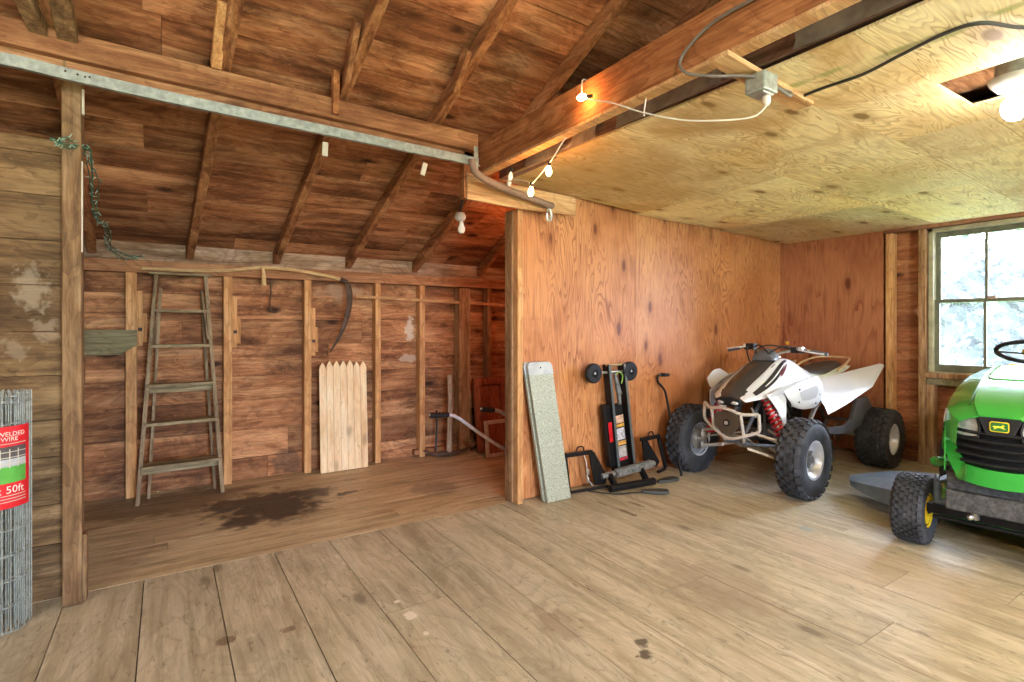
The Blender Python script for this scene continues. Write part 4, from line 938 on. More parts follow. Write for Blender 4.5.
# ================================================================== vehicles (built in their own frame: +x forward, +y left, z up)
def LB(b, name, mat, par, **k): return b.build(name, mat, par, loc_=True, **k)
def tyre(b, c, Rr, w, rim, knob, rows, per):
    """ATV / turf tyre around the Y axis with tread blocks"""
    h = w / 2
    prof = [(rim, -h * .78), (rim + .012, -h * .92), (Rr * .80, -h * 1.0), (Rr * .91, -h * .93), (Rr * .965, -h * .72), (Rr * .975, 0), (Rr * .965, h * .72), (Rr * .91, h * .93), (Rr * .80, h * 1.0), (rim + .012, h * .92), (rim, h * .78), (rim, -h * .78)]
    b.lathe(prof, c, 'Y', 40, cap=False)
    for r_ in range(rows):
        y = -h * .80 + (h * 1.6) * r_ / (rows - 1); edge = r_ in (0, rows - 1)
        for k in range(per):
            a = 2 * pi * (k + (.5 if r_ % 2 else 0)) / per
            rad = Rr * (.955 if edge else .985); tilt = (-.55 if r_ == 0 else .55) if edge else 0
            kw = w / rows * .74; kl = 2 * pi * Rr / per * .60
            T = Matrix.Translation(V(c)) @ Matrix.Rotation(a, 4, 'Y') @ Matrix.Translation((0, y, rad)) @ Matrix.Rotation(-tilt, 4, 'X')
            b.box(-kl / 2, kl / 2, -kw / 2 * (1.25 if edge else 1), kw / 2 * (1.25 if edge else 1), -knob, knob * .55, T)
def rim_face(b, c, rim, w, sg):
    h = w / 2 * .80
    b.lathe([(rim, -sg * h), (rim + .010, -sg * (h + .006)), (rim + .012, -sg * h * .8), (rim - .004, -sg * h * .7), (rim - .010, 0), (rim - .004, sg * h * .7), (rim + .012, sg * h * .85), (rim + .010, sg * (h + .006)), (rim - .006, sg * (h + .002)), (rim - .014, sg * h * .75), (rim * .80, sg * h * .45), (rim * .72, sg * h * .38), (rim * .45, sg * h * .30), (.0001, sg * h * .30)], c, 'Y', 36, cap=False)

# ------------------------------------------------------------------ quad bike
A = empty('quad_bike', (4.54, 2.58, 0), R(184.2), 'white sport quad bike with black knobbly tyres parked in the plywood corner', 'quad bike')
def both(f):
    for sg in (1, -1): f(sg)
def awheel(x, sg, ytr, Rr, w, rim, rows, per, front):
    c = (x, sg * ytr, Rr - .002)
    b = MB(); tyre(b, c, Rr, w, rim + .004, .018, rows, per); wh = LB(b, 'tyre', M['rub'], A, smooth=40)
    b = MB(); rim_face(b, c, rim, w, sg)
    LB(b, 'rim', M['alu'], wh, smooth=40)
    b = MB(); h = w * .12
    b.lathe([(.052, sg * h), (.050, sg * (h + .012)), (.03, sg * (h + .016)), (.026, sg * (h + .035)), (.0001, sg * (h + .036))], c, 'Y', 16)
    for k in range(4):
        a = k * pi / 2 + .4; b.lathe([(.008, sg * h), (.008, sg * (h + .024)), (.0001, sg * (h + .025))], (c[0] + .055 * cos(a), c[1], c[2] + .055 * sin(a)), 'Y', 6)
    LB(b, 'hub', plain('hub_metal', (.20, .20, .20), .4, .6), wh)
    if front:
        b = MB(); b.lathe([(.03, -sg * w * .36), (.075, -sg * w * .36), (.09, -sg * w * .33), (.09, -sg * w * .30), (.03, -sg * w * .30), (.03, -sg * w * .36)], c, 'Y', 28, cap=False); b.box(c[0] - .05, c[0] - .02, c[1] - sg * w * .5 - .02, c[1] - sg * w * .5 + .02, c[2] - .05, c[2] + .06); LB(b, 'brake_disc', M['steel'], wh)
for sg in (1, -1):
    awheel(.735, sg, .458, .280, .170, .130, 5, 26, True); awheel(-.70, sg, .455, .252, .245, .124, 7, 24, False)
# frame
b = MB()
for sg in (1, -1):
    b.tube(spline([(.86, sg * .07, .33), (.40, sg * .14, .27), (-.20, sg * .14, .28), (-.45, sg * .12, .38)]), .014, 8)
    b.tube(spline([(.86, sg * .06, .36), (.72, sg * .08, .55), (.45, sg * .08, .80), (.30, sg * .06, .88)]), .014, 8)
    b.tube(spline([(.30, sg * .06, .86), (.0, sg * .10, .74), (-.5, sg * .10, .72), (-.75, sg * .09, .76)]), .013, 8)
    b.tube([(-.45, sg * .10, .40), (-.15, sg * .10, .72)], .013, 8)
    b.tube([(.60, sg * .10, .36), (.62, sg * .10, .74)], .011, 8)
b.tube([(.75, -.12, .72), (.75, .12, .72)], .012, 8); b.tube([(.55, -.14, .36), (.55, .14, .36)], .012, 8); b.tube([(.86, -.10, .34), (.86, .10, .34)], .014, 8)
LB(b, 'frame', M['dkgr'], A)
# swingarm and axle
b = MB(); b.tube([(-.15, .09, .36), (-.68, .06, .26)], .022, 8); b.tube([(-.15, -.09, .36), (-.68, -.06, .26)], .022, 8); b.tube([(-.70, -.42, .25), (-.70, .42, .25)], .018, 12); b.lathe([(.09, -.01), (.09, .0)], (-.70, .12, .25), 'Y', 24); LB(b, 'rear_axle', M['steel'], A)
for sg in (1, -1):
    b = MB()
    for x0, z0 in ((.86, .30), (.56, .28)): b.tube([(x0, sg * .10, z0), (.735, sg * .37, .225)], .0125, 8)
    LB(b, 'lower_arm', M['champ'], A)
    b = MB()
    for x0, z0 in ((.84, .42), (.58, .41)): b.tube([(x0, sg * .12, z0), (.73, sg * .36, .36)], .011, 8)
    b.tube([(.64, sg * .04, .38), (.66, sg * .37, .30)], .007, 8); LB(b, 'upper_arm', M['champ'], A)
    b = MB(); b.tube([(.73, sg * .36, .20), (.725, sg * .355, .37)], .02, 8); b.tube([(.735, sg * .34, .28), (.735, sg * .43, .28)], .024, 10); LB(b, 'knuckle', M['steel'], A)
    p0, p1 = V((.73, sg * .15, .74)), V((.71, sg * .33, .30))
    b = MB(); b.tube([p0, p0 + (p1 - p0) * .45], .022, 10); b.tube([p0 + (p1 - p0) * .45, p1], .010, 10); b.tube([p0 + V((-.05, sg * .03, -.04)), p0 + V((-.05, sg * .06, -.17))], .018, 10); sh = LB(b, 'shock_absorber', M['champ'], A)
    b = MB(); d = (p1 - p0); e = d.normalized(); u = e.orthogonal().normalized(); w = e.cross(u)
    b.tube([p0 + d * (.10 + .78 * k / 110) + (u * cos(k * .62) + w * sin(k * .62)) * .034 for k in range(111)], .0095, 7); LB(b, 'spring', M['red'], sh)
# engine
b = MB(); b.box(-.05, .30, -.11, .11, .27, .42, j=.01); b.lathe([(.085, -.14), (.09, -.10), (.09, .12), (.075, .15), (.0001, .155)], (.02, 0, .36), 'Y', 22)
for k in range(6): b.box(.12, .30, -.085, .085, .43 + k * .028, .446 + k * .028)
b.box(.14, .28, -.07, .07, .42, .60); b.box(.12, .30, -.09, .09, .60, .66, j=.004); LB(b, 'engine', plain('engine_metal', (.30, .30, .30), .4, .6, .4, 25, dirt=(.08, .08, .08), ds=.8), A, bevel=.003, smooth=35)
b = MB(); b.tube(spline([(.29, .05, .56), (.36, .09, .50), (.33, .14, .36), (.20, .17, .30), (.05, .17, .36), (-.15, .14, .50), (-.4, .13, .62)]), .019, 10); b.tube(spline([(-.4, .13, .62), (-.6, .13, .66), (-.85, .13, .70)]), [.019] + [.042] * 15 + [.03], 12); LB(b, 'exhaust', M['champ'], A)
b = MB(); b.tube(spline([(.05, .10, .72), (.08, .13, .55), (.10, .14, .45)]), .014, 8); b.tube(spline([(.42, .10, .7), (.35, .15, .6), (.25, .14, .5), (.22, .12, .42)]), .009, 8); b.tube(spline([(.5, .11, .72), (.45, .16, .58), (.30, .16, .45)]), .007, 8); b.box(.33, .36, -.13, .13, .42, .68); LB(b, 'radiator_hoses', M['blkp'], A)
# steering stem + handlebar
hb = MB(); hb.tube(spline([(.22, .40, 1.005), (.24, .24, 1.03), (.30, .12, 1.02), (.34, .0, .985), (.32, -.12, 1.02), (.28, -.25, 1.045), (.27, -.40, 1.015)]), .0115, 10); h_ = LB(hb, 'handlebar', M['steel'], A)
b = MB(); b.tube([(.62, 0, .45), (.34, 0, .98)], .018, 10); b.tube(spline([(.34, -.05, .99), (.36, 0, 1.02), (.34, .05, .99)]), .022, 8); LB(b, 'steering_stem', M['blk'], A)
for p0, p1 in (((.222, .405, 1.004), (.238, .28, 1.024)), ((.27, -.405, 1.014), (.277, -.29, 1.038))):
    b = MB(); q = [V(p0) + (V(p1) - V(p0)) * k / 10 for k in range(11)]; b.tube(q, [.017 if k % 2 else .015 for k in range(11)], 10); LB(b, 'grip', M['dkgr'], h_)
b = MB(); b.sphere((.26, .22, 1.035), .034, 10, (1, 1.2, .9)); b.box(.24, .31, .16, .22, 1.01, 1.06); LB(b, 'control_housing', M['blkp'], h_, smooth=50)
b = MB(); b.box(.27, .31, .20, .25, 1.035, 1.06); b.tube(spline([(.30, .21, 1.035), (.335, .27, 1.03), (.32, .36, 1.015), (.30, .41, 1.01)]), .0065, 7); LB(b, 'brake_lever', M['alu'], h_, bevel=.004)
b = MB(); b.sphere((.285, -.22, 1.05), .032, 10, (1, 1.2, .9)); b.box(.27, .33, -.21, -.14, 1.03, 1.08); LB(b, 'control_housing', M['blkp'], h_, smooth=50)
b = MB(); b.box(.28, .32, -.24, -.20, 1.045, 1.075); b.tube(spline([(.31, -.22, 1.05), (.35, -.28, 1.045), (.34, -.38, 1.03)]), .006, 7); LB(b, 'brake_lever', M['alu'], h_, bevel=.004)
b = MB(); b.tube(spline([(.30, -.19, 1.06), (.42, -.15, 1.03), (.46, -.10, .93), (.44, -.06, .84)]), .006, 6)
b.tube(spline([(.28, .2, 1.05), (.40, .14, 1.06), (.45, .05, 1.0), (.44, .02, .9)]), .006, 6); b.tube(spline([(.30, -.15, 1.05), (.40, -.05, 1.07), (.45, .04, 1.02), (.42, .07, .94)]), .006, 6); b.tube(spline([(.29, .16, 1.04), (.38, .02, 1.07), (.43, -.06, 1.03), (.42, -.08, .95)]), .006, 6); LB(b, 'cables', M['blkp'], h_)
# number pad between the bars
b = MB()
def arc_ring(x, w, z0, h, n=12): return [V((x, w * cos(pi * k / n), z0 + h * sin(pi * k / n))) for k in range(n + 1)]
b.loft([arc_ring(.46, .085, .95, .055), arc_ring(.43, .095, .95, .085), arc_ring(.36, .09, .95, .095), arc_ring(.32, .07, .95, .07)], cap=True, closed=True); LB(b, 'instrument_cover', M['dkgr'], A, smooth=50)
b = MB(); b.lathe([(.03, 0), (.03, .012), (.02, .018), (.0001, .018)], (.27, .03, .965), 'Z', 16); LB(b, 'fuel_cap', M['alu'], A)
# bodywork ---------------------------------------------------------
def fix(rows): return [[(x - .03, y, .675 + (z - .675) * .87) for x, y, z in r] for r in rows]
def msh(rows, sg): return [[(x, y * sg, z) for x, y, z in r] for r in rows]
def subdiv(rows, n=4):
    rr = [spline(r, n) for r in rows]; cols = [spline([r[i] for r in rr], n) for i in range(len(rr[0]))]
    return [[cols[i][k] for i in range(len(cols))] for k in range(len(cols[0]))]
# dark front cowl
b = MB(); rows = [[(.965, -.085, .675), (.97, -.04, .69), (.975, 0, .695), (.97, .04, .69), (.965, .085, .675)],
    [(.86, -.11, .765), (.87, -.055, .785), (.875, 0, .795), (.87, .055, .785), (.86, .11, .765)],
    [(.68, -.11, .865), (.68, -.055, .89), (.68, 0, .90), (.68, .055, .89), (.68, .11, .865)],
    [(.50, -.115, .955), (.49, -.06, .985), (.49, 0, .99), (.49, .06, .985), (.50, .115, .955)],
    [(.38, -.10, .975), (.37, -.06, .985), (.37, 0, .985), (.37, .06, .985), (.38, .10, .975)]]
b.sheet(subdiv(fix(rows)), .006, (0, 0, -1)); LB(b, 'front_cowl', plain('dark_cowl', (.05, .048, .048), .25, 0, .1, 6), A, smooth=60)
b = MB(); b.sheet(subdiv([[(.972, -.095, .672), (.985, 0, .688), (.972, .095, .672)], [(.955, -.10, .645), (.975, 0, .645), (.955, .10, .645)], [(.92, -.085, .62), (.935, 0, .615), (.92, .085, .62)]]), .03, (-1, 0, 0)); LB(b, 'headlight_bezel', M['blkp'], A, smooth=50)
for sg in (1, -1):
    b = MB(); b.sphere((.955, sg * .052, .650), .030, 12, (.8, 1.25, .62)); LB(b, 'headlight', M['clearh'], A, smooth=60)
for sg in (1, -1):
    rows = [[(.955, .075, .69), (.84, .10, .79), (.66, .105, .885), (.48, .10, .975), (.36, .10, 1.005), (.22, .11, .98), (.08, .12, .91), (-.04, .12, .865)],
            [(.965, .11, .67), (.84, .17, .74), (.66, .20, .81), (.48, .20, .875), (.36, .19, .89), (.22, .19, .87), (.08, .185, .835), (-.04, .17, .81)],
            [(.955, .125, .655), (.84, .20, .685), (.66, .245, .72), (.48, .25, .755), (.36, .235, .775), (.22, .22, .78), (.08, .20, .775), (-.02, .18, .77)]]
    rows = fix(rows)
    b = MB(); b.sheet(subdiv(msh(rows, sg)), .005, (0, -sg, 0)); sp = LB(b, 'side_shroud', M['white'], A, smooth=60)
    def on(u, v, e=.004):
        R_ = subdiv(msh(rows, 1), 6); i = v * (len(R_) - 1); k = u * (len(R_[0]) - 1); i0, k0 = int(min(i, len(R_) - 2)), int(min(k, len(R_[0]) - 2)); fi, fk = i - i0, k - k0
        p = (R_[i0][k0] * (1 - fi) + R_[i0 + 1][k0] * fi) * (1 - fk) + (R_[i0][k0 + 1] * (1 - fi) + R_[i0 + 1][k0 + 1] * fi) * fk
        return V((p.x + .001, (p.y + e) * sg, p.z + e * .4))
    b = MB()
    n = 14; rA = [on(.10 + .50 * i / n, .34 - .26 * i / n, .004) for i in range(n + 1)]; rB = [on(.10 + .50 * i / n, .60 - .40 * (i / n) ** 1.2 - .06 * (i / n), .004) for i in range(n + 1)]
    b.sheet([rA, rB], .0012, (0, sg, .3)); LB(b, 'dark_decal', plain('decal_black', (.03, .028, .03), .3), sp, smooth=0)
    b = MB(); rA = [on(.20 + .34 * i / n, .39 - .2 * i / n, .006) for i in range(n + 1)]; rB = [on(.20 + .34 * i / n, .42 - .2 * i / n, .006) for i in range(n + 1)]
    b.sheet([rA, rB], .001, (0, sg, .3)); LB(b, 'white_decal', plain('decal_white', (.85, .85, .85), .3), sp, smooth=0)
    b = MB(); rA = [on(.36 + .2 * i / n, .36 - .12 * i / n, .0065) for i in range(n + 1)]; rB = [on(.36 + .2 * i / n, .45 - .2 * i / n, .0065) for i in range(n + 1)]
    b.sheet([rA, rB], .001, (0, sg, .3)); LB(b, 'maroon_decal', plain('decal_maroon', (.16, .04, .05), .3), sp, smooth=0)
    # grey sweep + riveted side panel (outer front fender)
    b = MB(); b.sheet(subdiv(msh([[(0.790, .235, 0.725), (0.630, .27, 0.770), (0.430, .30, 0.810), (0.250, .31, 0.825)], [(0.810, .245, 0.695), (0.630, .29, 0.730), (0.430, .325, 0.780), (0.250, .33, 0.805)]], sg)), .004, (0, -sg, 0)); LB(b, 'grey_sweep', M['lgrey'], A, smooth=60)
    # riveted panel: rounded, slightly bulged
    rows2 = [[(0.660, .275, 0.742), (0.540, .305, 0.780), (0.380, .325, 0.815), (0.220, .325, 0.825), (0.160, .315, 0.810)],
             [(0.650, .30, 0.690), (0.530, .335, 0.700), (0.380, .35, 0.725), (0.210, .35, 0.745), (0.140, .335, 0.750)],
             [(0.600, .305, 0.645), (0.500, .335, 0.630), (0.380, .35, 0.630), (0.230, .345, 0.645), (0.140, .33, 0.665)],
             [(0.560, .29, 0.615), (0.480, .32, 0.590), (0.380, .33, 0.585), (0.260, .33, 0.590), (0.180, .32, 0.615)]]
    b = MB(); b.sheet(subdiv(msh(rows2, sg)), .006, (0, -sg, 0)); fp = LB(b, 'front_fender', M['white'], A, smooth=60)
    b = MB()
    for x, z in ((.53, .745), (.27, .79), (.24, .69), (.30, .625), (.54, .65)): b.sphere((x, sg * .348 if x < .46 else sg * .332, z), .007, 8)
    LB(b, 'rivet', M['blk'], fp)
    b = MB(); b.sheet(subdiv(msh([[(0.530, .339, 0.725), (0.410, .351, 0.750), (0.290, .356, 0.770)], [(0.520, .340, 0.690), (0.410, .354, 0.700), (0.280, .357, 0.715)], [(0.500, .340, 0.660), (0.410, .353, 0.660), (0.310, .353, 0.670)]], sg)), .001, (0, sg, 0)); LB(b, 'mesh_insert', M['lgrey'], fp, smooth=60)
    # fender tip hanging down behind the shock
    b = MB(); b.sheet(subdiv(msh([[(0.830, .235, 0.715), (0.710, .25, 0.735), (0.610, .265, 0.750)], [(0.770, .275, 0.620), (0.700, .28, 0.630), (0.640, .285, 0.640)], [(0.710, .29, 0.520), (0.690, .292, 0.530), (0.660, .294, 0.540)], [(0.685, .295, 0.455), (0.680, .296, 0.455), (0.675, .297, 0.460)]], sg)), .006, (0, -sg, 0)); LB(b, 'fender_tip', M['white'], A, smooth=60)
    # rear fender
    rows3 = [[(.05, .17, .785), (-.17, .19, .78), (-.60, .25, .825), (-.95, .37, .885)],
             [(.13, .28, .68), (-.15, .31, .71), (-.60, .345, .775), (-.945, .39, .880)],
             [(.19, .37, .59), (-.12, .385, .64), (-.61, .40, .73), (-.942, .405, .876)],
             [(.21, .40, .535), (-.10, .42, .595), (-.63, .42, .70), (-.94, .41, .872)]]
    b = MB(); b.sheet(msh(rows3, sg), .006, (0, 0, -1)); LB(b, 'rear_fender', M['white'], A, smooth=30)
    # dark lower heel guard
    b = MB(); b.prism([(.36, .42), (.30, .385), (-.10, .34), (-.32, .34), (-.55, .39), (-.73, .50), (-.62, .61), (-.40, .60), (-.34, .53), (-.28, .44), (-.14, .40), (.10, .42)], (0, sg * .36, 0), (1, 0, 0), (0, 0, 1), -sg * .03)
    b.tube([(.15, sg * .14, .30), (.10, sg * .36, .34)], .013, 8); b.tube([(-.45, sg * .12, .40), (-.42, sg * .36, .42)], .013, 8)
    LB(b, 'heel_guard', M['dkgr'], A, smooth=0, bevel=.006)
    b = MB(); b.box(.10, .15, sg * .20 if sg > 0 else -.37, sg * .37 if sg > 0 else -.20, .30, .325); LB(b, 'foot_peg', M['steel'], A)
# right-hand front fender top plate stands clear of the cowl
b = MB(); b.sheet(subdiv([[(.56, -.26, .665), (.46, -.28, .655), (.35, -.27, .70)], [(.63, -.35, .71), (.49, -.37, .755), (.33, -.35, .79)], [(.58, -.42, .775), (.48, -.425, .84), (.40, -.41, .855)]]), .006, (0, 0, -1)); LB(b, 'fender_flap', M['white'], A, smooth=60)
# seat
def seat_ring(x, w, z, h): return [V((x, w * cos(a) , z + h * max(-.2, sin(a)))) for a in [2 * pi * k / 16 for k in range(16)]]
b = MB(); b.loft([seat_ring(x, w, z, h) for x, w, z, h in ((.12, .05, .86, .02), (.08, .09, .85, .045), (-.05, .105, .825, .05), (-.22, .12, .80, .055), (-.45, .135, .81, .06), (-.68, .135, .835, .06), (-.82, .11, .85, .05), (-.86, .06, .855, .02))]); LB(b, 'seat', plain('seat_vinyl', (.055, .05, .045), .55, 0, .2, 20), A, smooth=60)
for sg in (1, -1):
    b = MB(); b.sheet(subdiv(msh([[(-.02, .115, .835), (-.30, .14, .80), (-.55, .15, .84), (-.75, .14, .875)], [(-.02, .15, .80), (-.30, .185, .775), (-.55, .20, .81), (-.78, .19, .86)]], sg)), .006, (0, 0, -1)); LB(b, 'seat_side_trim', plain('pale_green_trim', (.62, .70, .60), .3), A, smooth=60)
b = MB(); b.tube(spline([(-.50, .19, .83), (-.68, .19, .885), (-.88, .14, .925), (-.93, 0, .93), (-.88, -.14, .925), (-.68, -.19, .885), (-.50, -.19, .83)]), .010, 8); LB(b, 'grab_rail', M['tan'], A)
# front bumper
b = MB(); r_ = .0125
b.tube(spline([(0.920, -.22, 0.620), (0.970, -.14, 0.592), (0.990, -.05, 0.605), (0.990, .03, 0.598), (0.970, .12, 0.572), (0.920, .22, 0.580)], 5), r_, 8)
b.tube(spline([(0.920, -.22, 0.620), (0.920, -.225, 0.530), (0.920, -.21, 0.480), (0.950, -.12, 0.430), (0.970, -.02, 0.385), (0.970, .04, 0.380), (0.950, .13, 0.410), (0.920, .215, 0.450), (0.920, .225, 0.500), (0.920, .22, 0.580)], 5), r_, 8)
b.tube([(0.970, -.13, 0.592), (0.950, -.12, 0.430)], r_, 8); b.tube([(0.975, .11, 0.574), (0.950, .12, 0.410)], r_, 8)
b.tube([(0.950, -.12, 0.440), (0.860, -.07, 0.340)], r_, 8); b.tube([(0.950, .12, 0.420), (0.860, .07, 0.340)], r_, 8); b.tube([(0.920, -.2, 0.580), (0.800, -.10, 0.600)], .008, 8); b.tube([(0.920, .2, 0.560), (0.800, .10, 0.600)], .008, 8)
bp = LB(b, 'front_bumper', M['champ'], A)
b = MB(); b.prism([(-.10, .55), (-.06, .58), (.06, .575), (.10, .545), (.10, .47), (.04, .41), (-.04, .41), (-.10, .47)], (.972, 0, 0), (0, 1, 0), (0, 0, 1), .006); LB(b, 'number_plate', plain('bumper_plate', (0.110, .085, 0.060), .4, .4), bp, smooth=0)
b = MB(); b.lathe([(.026, .0), (.026, .004)], (.979, 0, .495), 'X', 20); LB(b, 'badge_ring', M['blk'], bp)
b = MB(); b.lathe([(.015, .003), (.015, .006)], (0.981, 0, 0.495), 'X', 20); LB(b, 'badge_centre', M['champ'], bp)
b = MB(); b.bar((.90, 0, .40), (.62, 0, .25), .20, .006, up=(0, 0, 1)); LB(b, 'skid_plate', M['champ'], A, smooth=0)

# ------------------------------------------------------------------ lawn tractor
T = empty('lawn_tractor', (4.14, .98, 0), R(187), 'green lawn tractor with yellow wheel rims and black grille at the right edge', 'lawn tractor')
def twheel(x, sg, ytr, Rr, w, rim, rows, per):
    c = (x, sg * ytr, Rr - .002)
    b = MB(); tyre(b, c, Rr, w, rim + .003, .010, rows, per); wh = LB(b, 'tyre', M['rub'], T, smooth=40)
    b = MB(); rim_face(b, c, rim, w, sg); b.lathe([(rim - .006, -sg * w * .40), (rim - .02, -sg * w * .25), (.05, -sg * w * .10), (.0001, -sg * w * .10)], c, 'Y', 30, cap=False); b.lathe([(.03, -w * .42), (.03, w * .42)], c, 'Y', 16); LB(b, 'rim', M['yel'], wh, smooth=40)
    b = MB(); b.lathe([(.017, -w * .55), (.017, w * .5)], c, 'Y', 12); LB(b, 'hub', M['blk'], wh)
for sg in (1, -1): twheel(.50, sg, .395, .190, .155, .085, 7, 30); twheel(-.78, sg, .38, .255, .24, .115, 8, 26)
# hood
def hrow(x, w, zs, zt, zb, wb):
    half = [(wb, zb), (w, zs - .12), (w * .985, zs - .05), (w * .93, zs), (w * .70, zs + (zt - zs) * .55), (w * .50, zs + (zt - zs) * .80), (w * .46, zs + (zt - zs) * .98), (0, zt)]
    return [(x, y, z) for y, z in half] + [(x, -y, z) for y, z in half[::-1][1:]]
rows = [hrow(.735, .165, .745, .782, .73, .16), hrow(.705, .20, .765, .808, .735, .20), hrow(.64, .235, .785, .842, .70, .237), hrow(.50, .255, .812, .885, .52, .255), hrow(.30, .268, .852, .930, .48, .268), hrow(.08, .275, .885, .965, .48, .28), hrow(-.16, .28, .91, .99, .48, .29)]
cols = [spline([r[i] for r in rows], 4) for i in range(len(rows[0]))]
grid = [[cols[i][k] for i in range(len(cols))] for k in range(len(cols[0]))]
b = MB(); b.sheet(grid, .006, (0, 0, -1)); hd = LB(b, 'hood', M['green'], T, smooth=28)
# raised outline of the hood centre panel, its reflection painted as pale green
def hz(x, y):
    k = 0
    for k in range(len(grid) - 1):
        if grid[k + 1][0].x <= x: break
    f = (grid[k][0].x - x) / max(1e-6, grid[k][0].x - grid[k + 1][0].x)
    row = [grid[k][i] * (1 - f) + grid[k + 1][i] * f for i in range(len(grid[0]))]
    for i in range(3, len(row) - 4):
        if row[i].y >= y >= row[i + 1].y:
            g = (row[i].y - y) / max(1e-6, row[i].y - row[i + 1].y); return row[i].z * (1 - g) + row[i + 1].z * g
    return row[len(row) // 2].z
b = MB(); path = [(x, .115) for x in (-.12, 0, .12, .22)] + [(.27, .105), (.285, .085)] + [(.29, y) for y in (.05, 0, -.05)] + [(.285, -.085), (.27, -.105)] + [(x, -.115) for x in (.22, .12, 0, -.12)]
b.tube([(x, y, hz(x, y) + .002) for x, y in path], .006, 8); LB(b, 'hood_ridge', plain('ridge_reflection_green', (.20, .55, .22), .2, 0, .05, 5, coat=.5), hd)
b = MB()
for sg in (1, -1):
    xs_ = [.66 - .05 * k for k in range(17)]
    b.tube([(x, sg * (.125 + .02 * (.66 - x)), hz(x, sg * (.125 + .02 * (.66 - x))) + .001) for x in xs_], .004, 6)
LB(b, 'hood_crease', plain('dark_green_seam', (.01, .12, .015), .3), hd)
# green lower surround of the grille (U shaped)
def bow(y, x0=.735): return x0 - 1.05 * y * y - 14 * y ** 4
b = MB(); rings = []
for k in range(33):
    t_ = -1 + 2 * k / 32
    a = t_ * pi / 2
    if abs(t_) < .62: y = t_ / .62 * .15; zc_ = .470 + .6 * y * y; hh = .042
    else:
        s = (abs(t_) - .62) / .38; y = math.copysign(.15 + .075 * min(1, s * 1.6), t_); zc_ = .4835 + .23 * s; hh = .045 - .015 * s
    nz = 0 if abs(t_) < .62 else (abs(t_) - .62) / .38
    x = bow(y) + .01 - .02 * nz
    o1 = V((x, y, zc_ - hh * (1 - nz))); o2 = V((x - .012, y * (1 - .16 * nz), zc_ + hh * (1 - nz)))
    if nz > 0: o1 = V((x, y + math.copysign(.012, y), zc_ - hh)); o2 = V((x - .004, y - math.copysign(.03, y), zc_ + hh * .2))
    rings.append([o1, o2])
b.sheet(rings, .03, (-1, 0, 0)); LB(b, 'lower_grille_surround', M['green'], T, smooth=50)
b = MB()
for sg in (1, -1):
    rr = [[(.60, sg * .242, .50), (.60, sg * .243, .70)], [(.68, sg * .225, .47), (.685, sg * .222, .70)], [(.50, sg * .262, .50), (.50, sg * .262, .70)]]
    rr = [rr[2], rr[0], rr[1]]; b.sheet(rr, .006, (0, -sg, 0))
LB(b, 'side_cowl', M['green'], T, smooth=50)
# grille
b = MB(); n = 16
b.sheet([[(bow(-.20 + .40 * i / n) - .035, -.20 + .40 * i / n, z) for i in range(n + 1)] for z in (.49, .58, .67, .76)], .02, (-1, 0, 0)); g_ = LB(b, 'grille', M['blk'], T, smooth=50)
for k, (z, wd) in enumerate(((.688, .192), (.650, .190), (.612, .185), (.574, .174), (.536, .155))):
    b = MB(); b.sheet([[(bow(-wd + 2 * wd * i / n) - .004 + e[0], -wd + 2 * wd * i / n, z + e[1] + .25 * (-wd + 2 * wd * i / n) ** 2) for i in range(n + 1)] for e in ((0, .007), (.008, 0), (0, -.009))], .03, (-1, 0, 0)); LB(b, 'grille_slat', M['blkp'], g_, smooth=50)
# headlights and badge panel
for sg in (1, -1):
    b = MB(); b.sheet(subdiv(msh([[(.712, .092, .762), (.688, .15, .775), (.636, .226, .788)], [(.716, .080, .715), (.694, .15, .718), (.645, .234, .735)], [(.718, .088, .672), (.697, .15, .668), (.655, .228, .69)]], sg)), .02, (-1, 0, 0)); hl = LB(b, 'headlight', M['clearh'], T, smooth=60)
    b = MB(); b.tube([(x, sg * y, z) for x, y, z in ((.716, .085, .767), (.720, .075, .715), (.722, .082, .668), (.70, .15, .660), (.660, .232, .680))], .006, 6); LB(b, 'headlight_rim', M['blkp'], hl)
b = MB(); b.prism([(-.085, .775), (.085, .775), (.05, .685), (-.05, .685)], (.715, 0, 0), (0, 1, 0), (0, 0, 1), .02); LB(b, 'badge_panel', M['blkp'], T, smooth=0, bevel=.004)
def rrect(w, h, r, n=5):
    out = []
    for cx, cy, a0 in ((w - r, h - r, 0), (-w + r, h - r, 90), (-w + r, -h + r, 180), (w - r, -h + r, 270)):
        for k in range(n + 1): a = R(a0 + 90 * k / n); out.append((cx + r * cos(a), cy + r * sin(a)))
    return out
b = MB(); b.prism([(x, z + .732) for x, z in rrect(.036, .025, .010)], (.736, 0, 0), (0, 1, 0), (0, 0, 1), .004); bd = LB(b, 'badge', M['yel'], T, smooth=0)
b = MB(); b.prism([(x, z + .732) for x, z in rrect(.032, .021, .008)], (.740, 0, 0), (0, 1, 0), (0, 0, 1), .0012); LB(b, 'badge_field', M['greenb'], bd, smooth=0)
deer = [(-.024, .001), (-.018, .006), (-.012, .004), (-.006, .006), (.004, .005), (.010, .008), (.013, .014), (.017, .010), (.020, .008), (.016, .005), (.013, .000), (.018, -.004), (.024, -.008), (.017, -.007), (.010, -.004), (.002, -.002), (-.006, -.003), (-.013, -.007), (-.020, -.013), (-.016, -.006), (-.019, -.001)]
b = MB(); b.prism([(x * 1.05, z * 1.05 + .731) for x, z in deer], (.7413, 0, 0), (0, 1, 0), (0, 0, 1), .001); LB(b, 'leaping_deer', plain('badge_yellow', (.9, .75, .05), .3), bd, smooth=0)
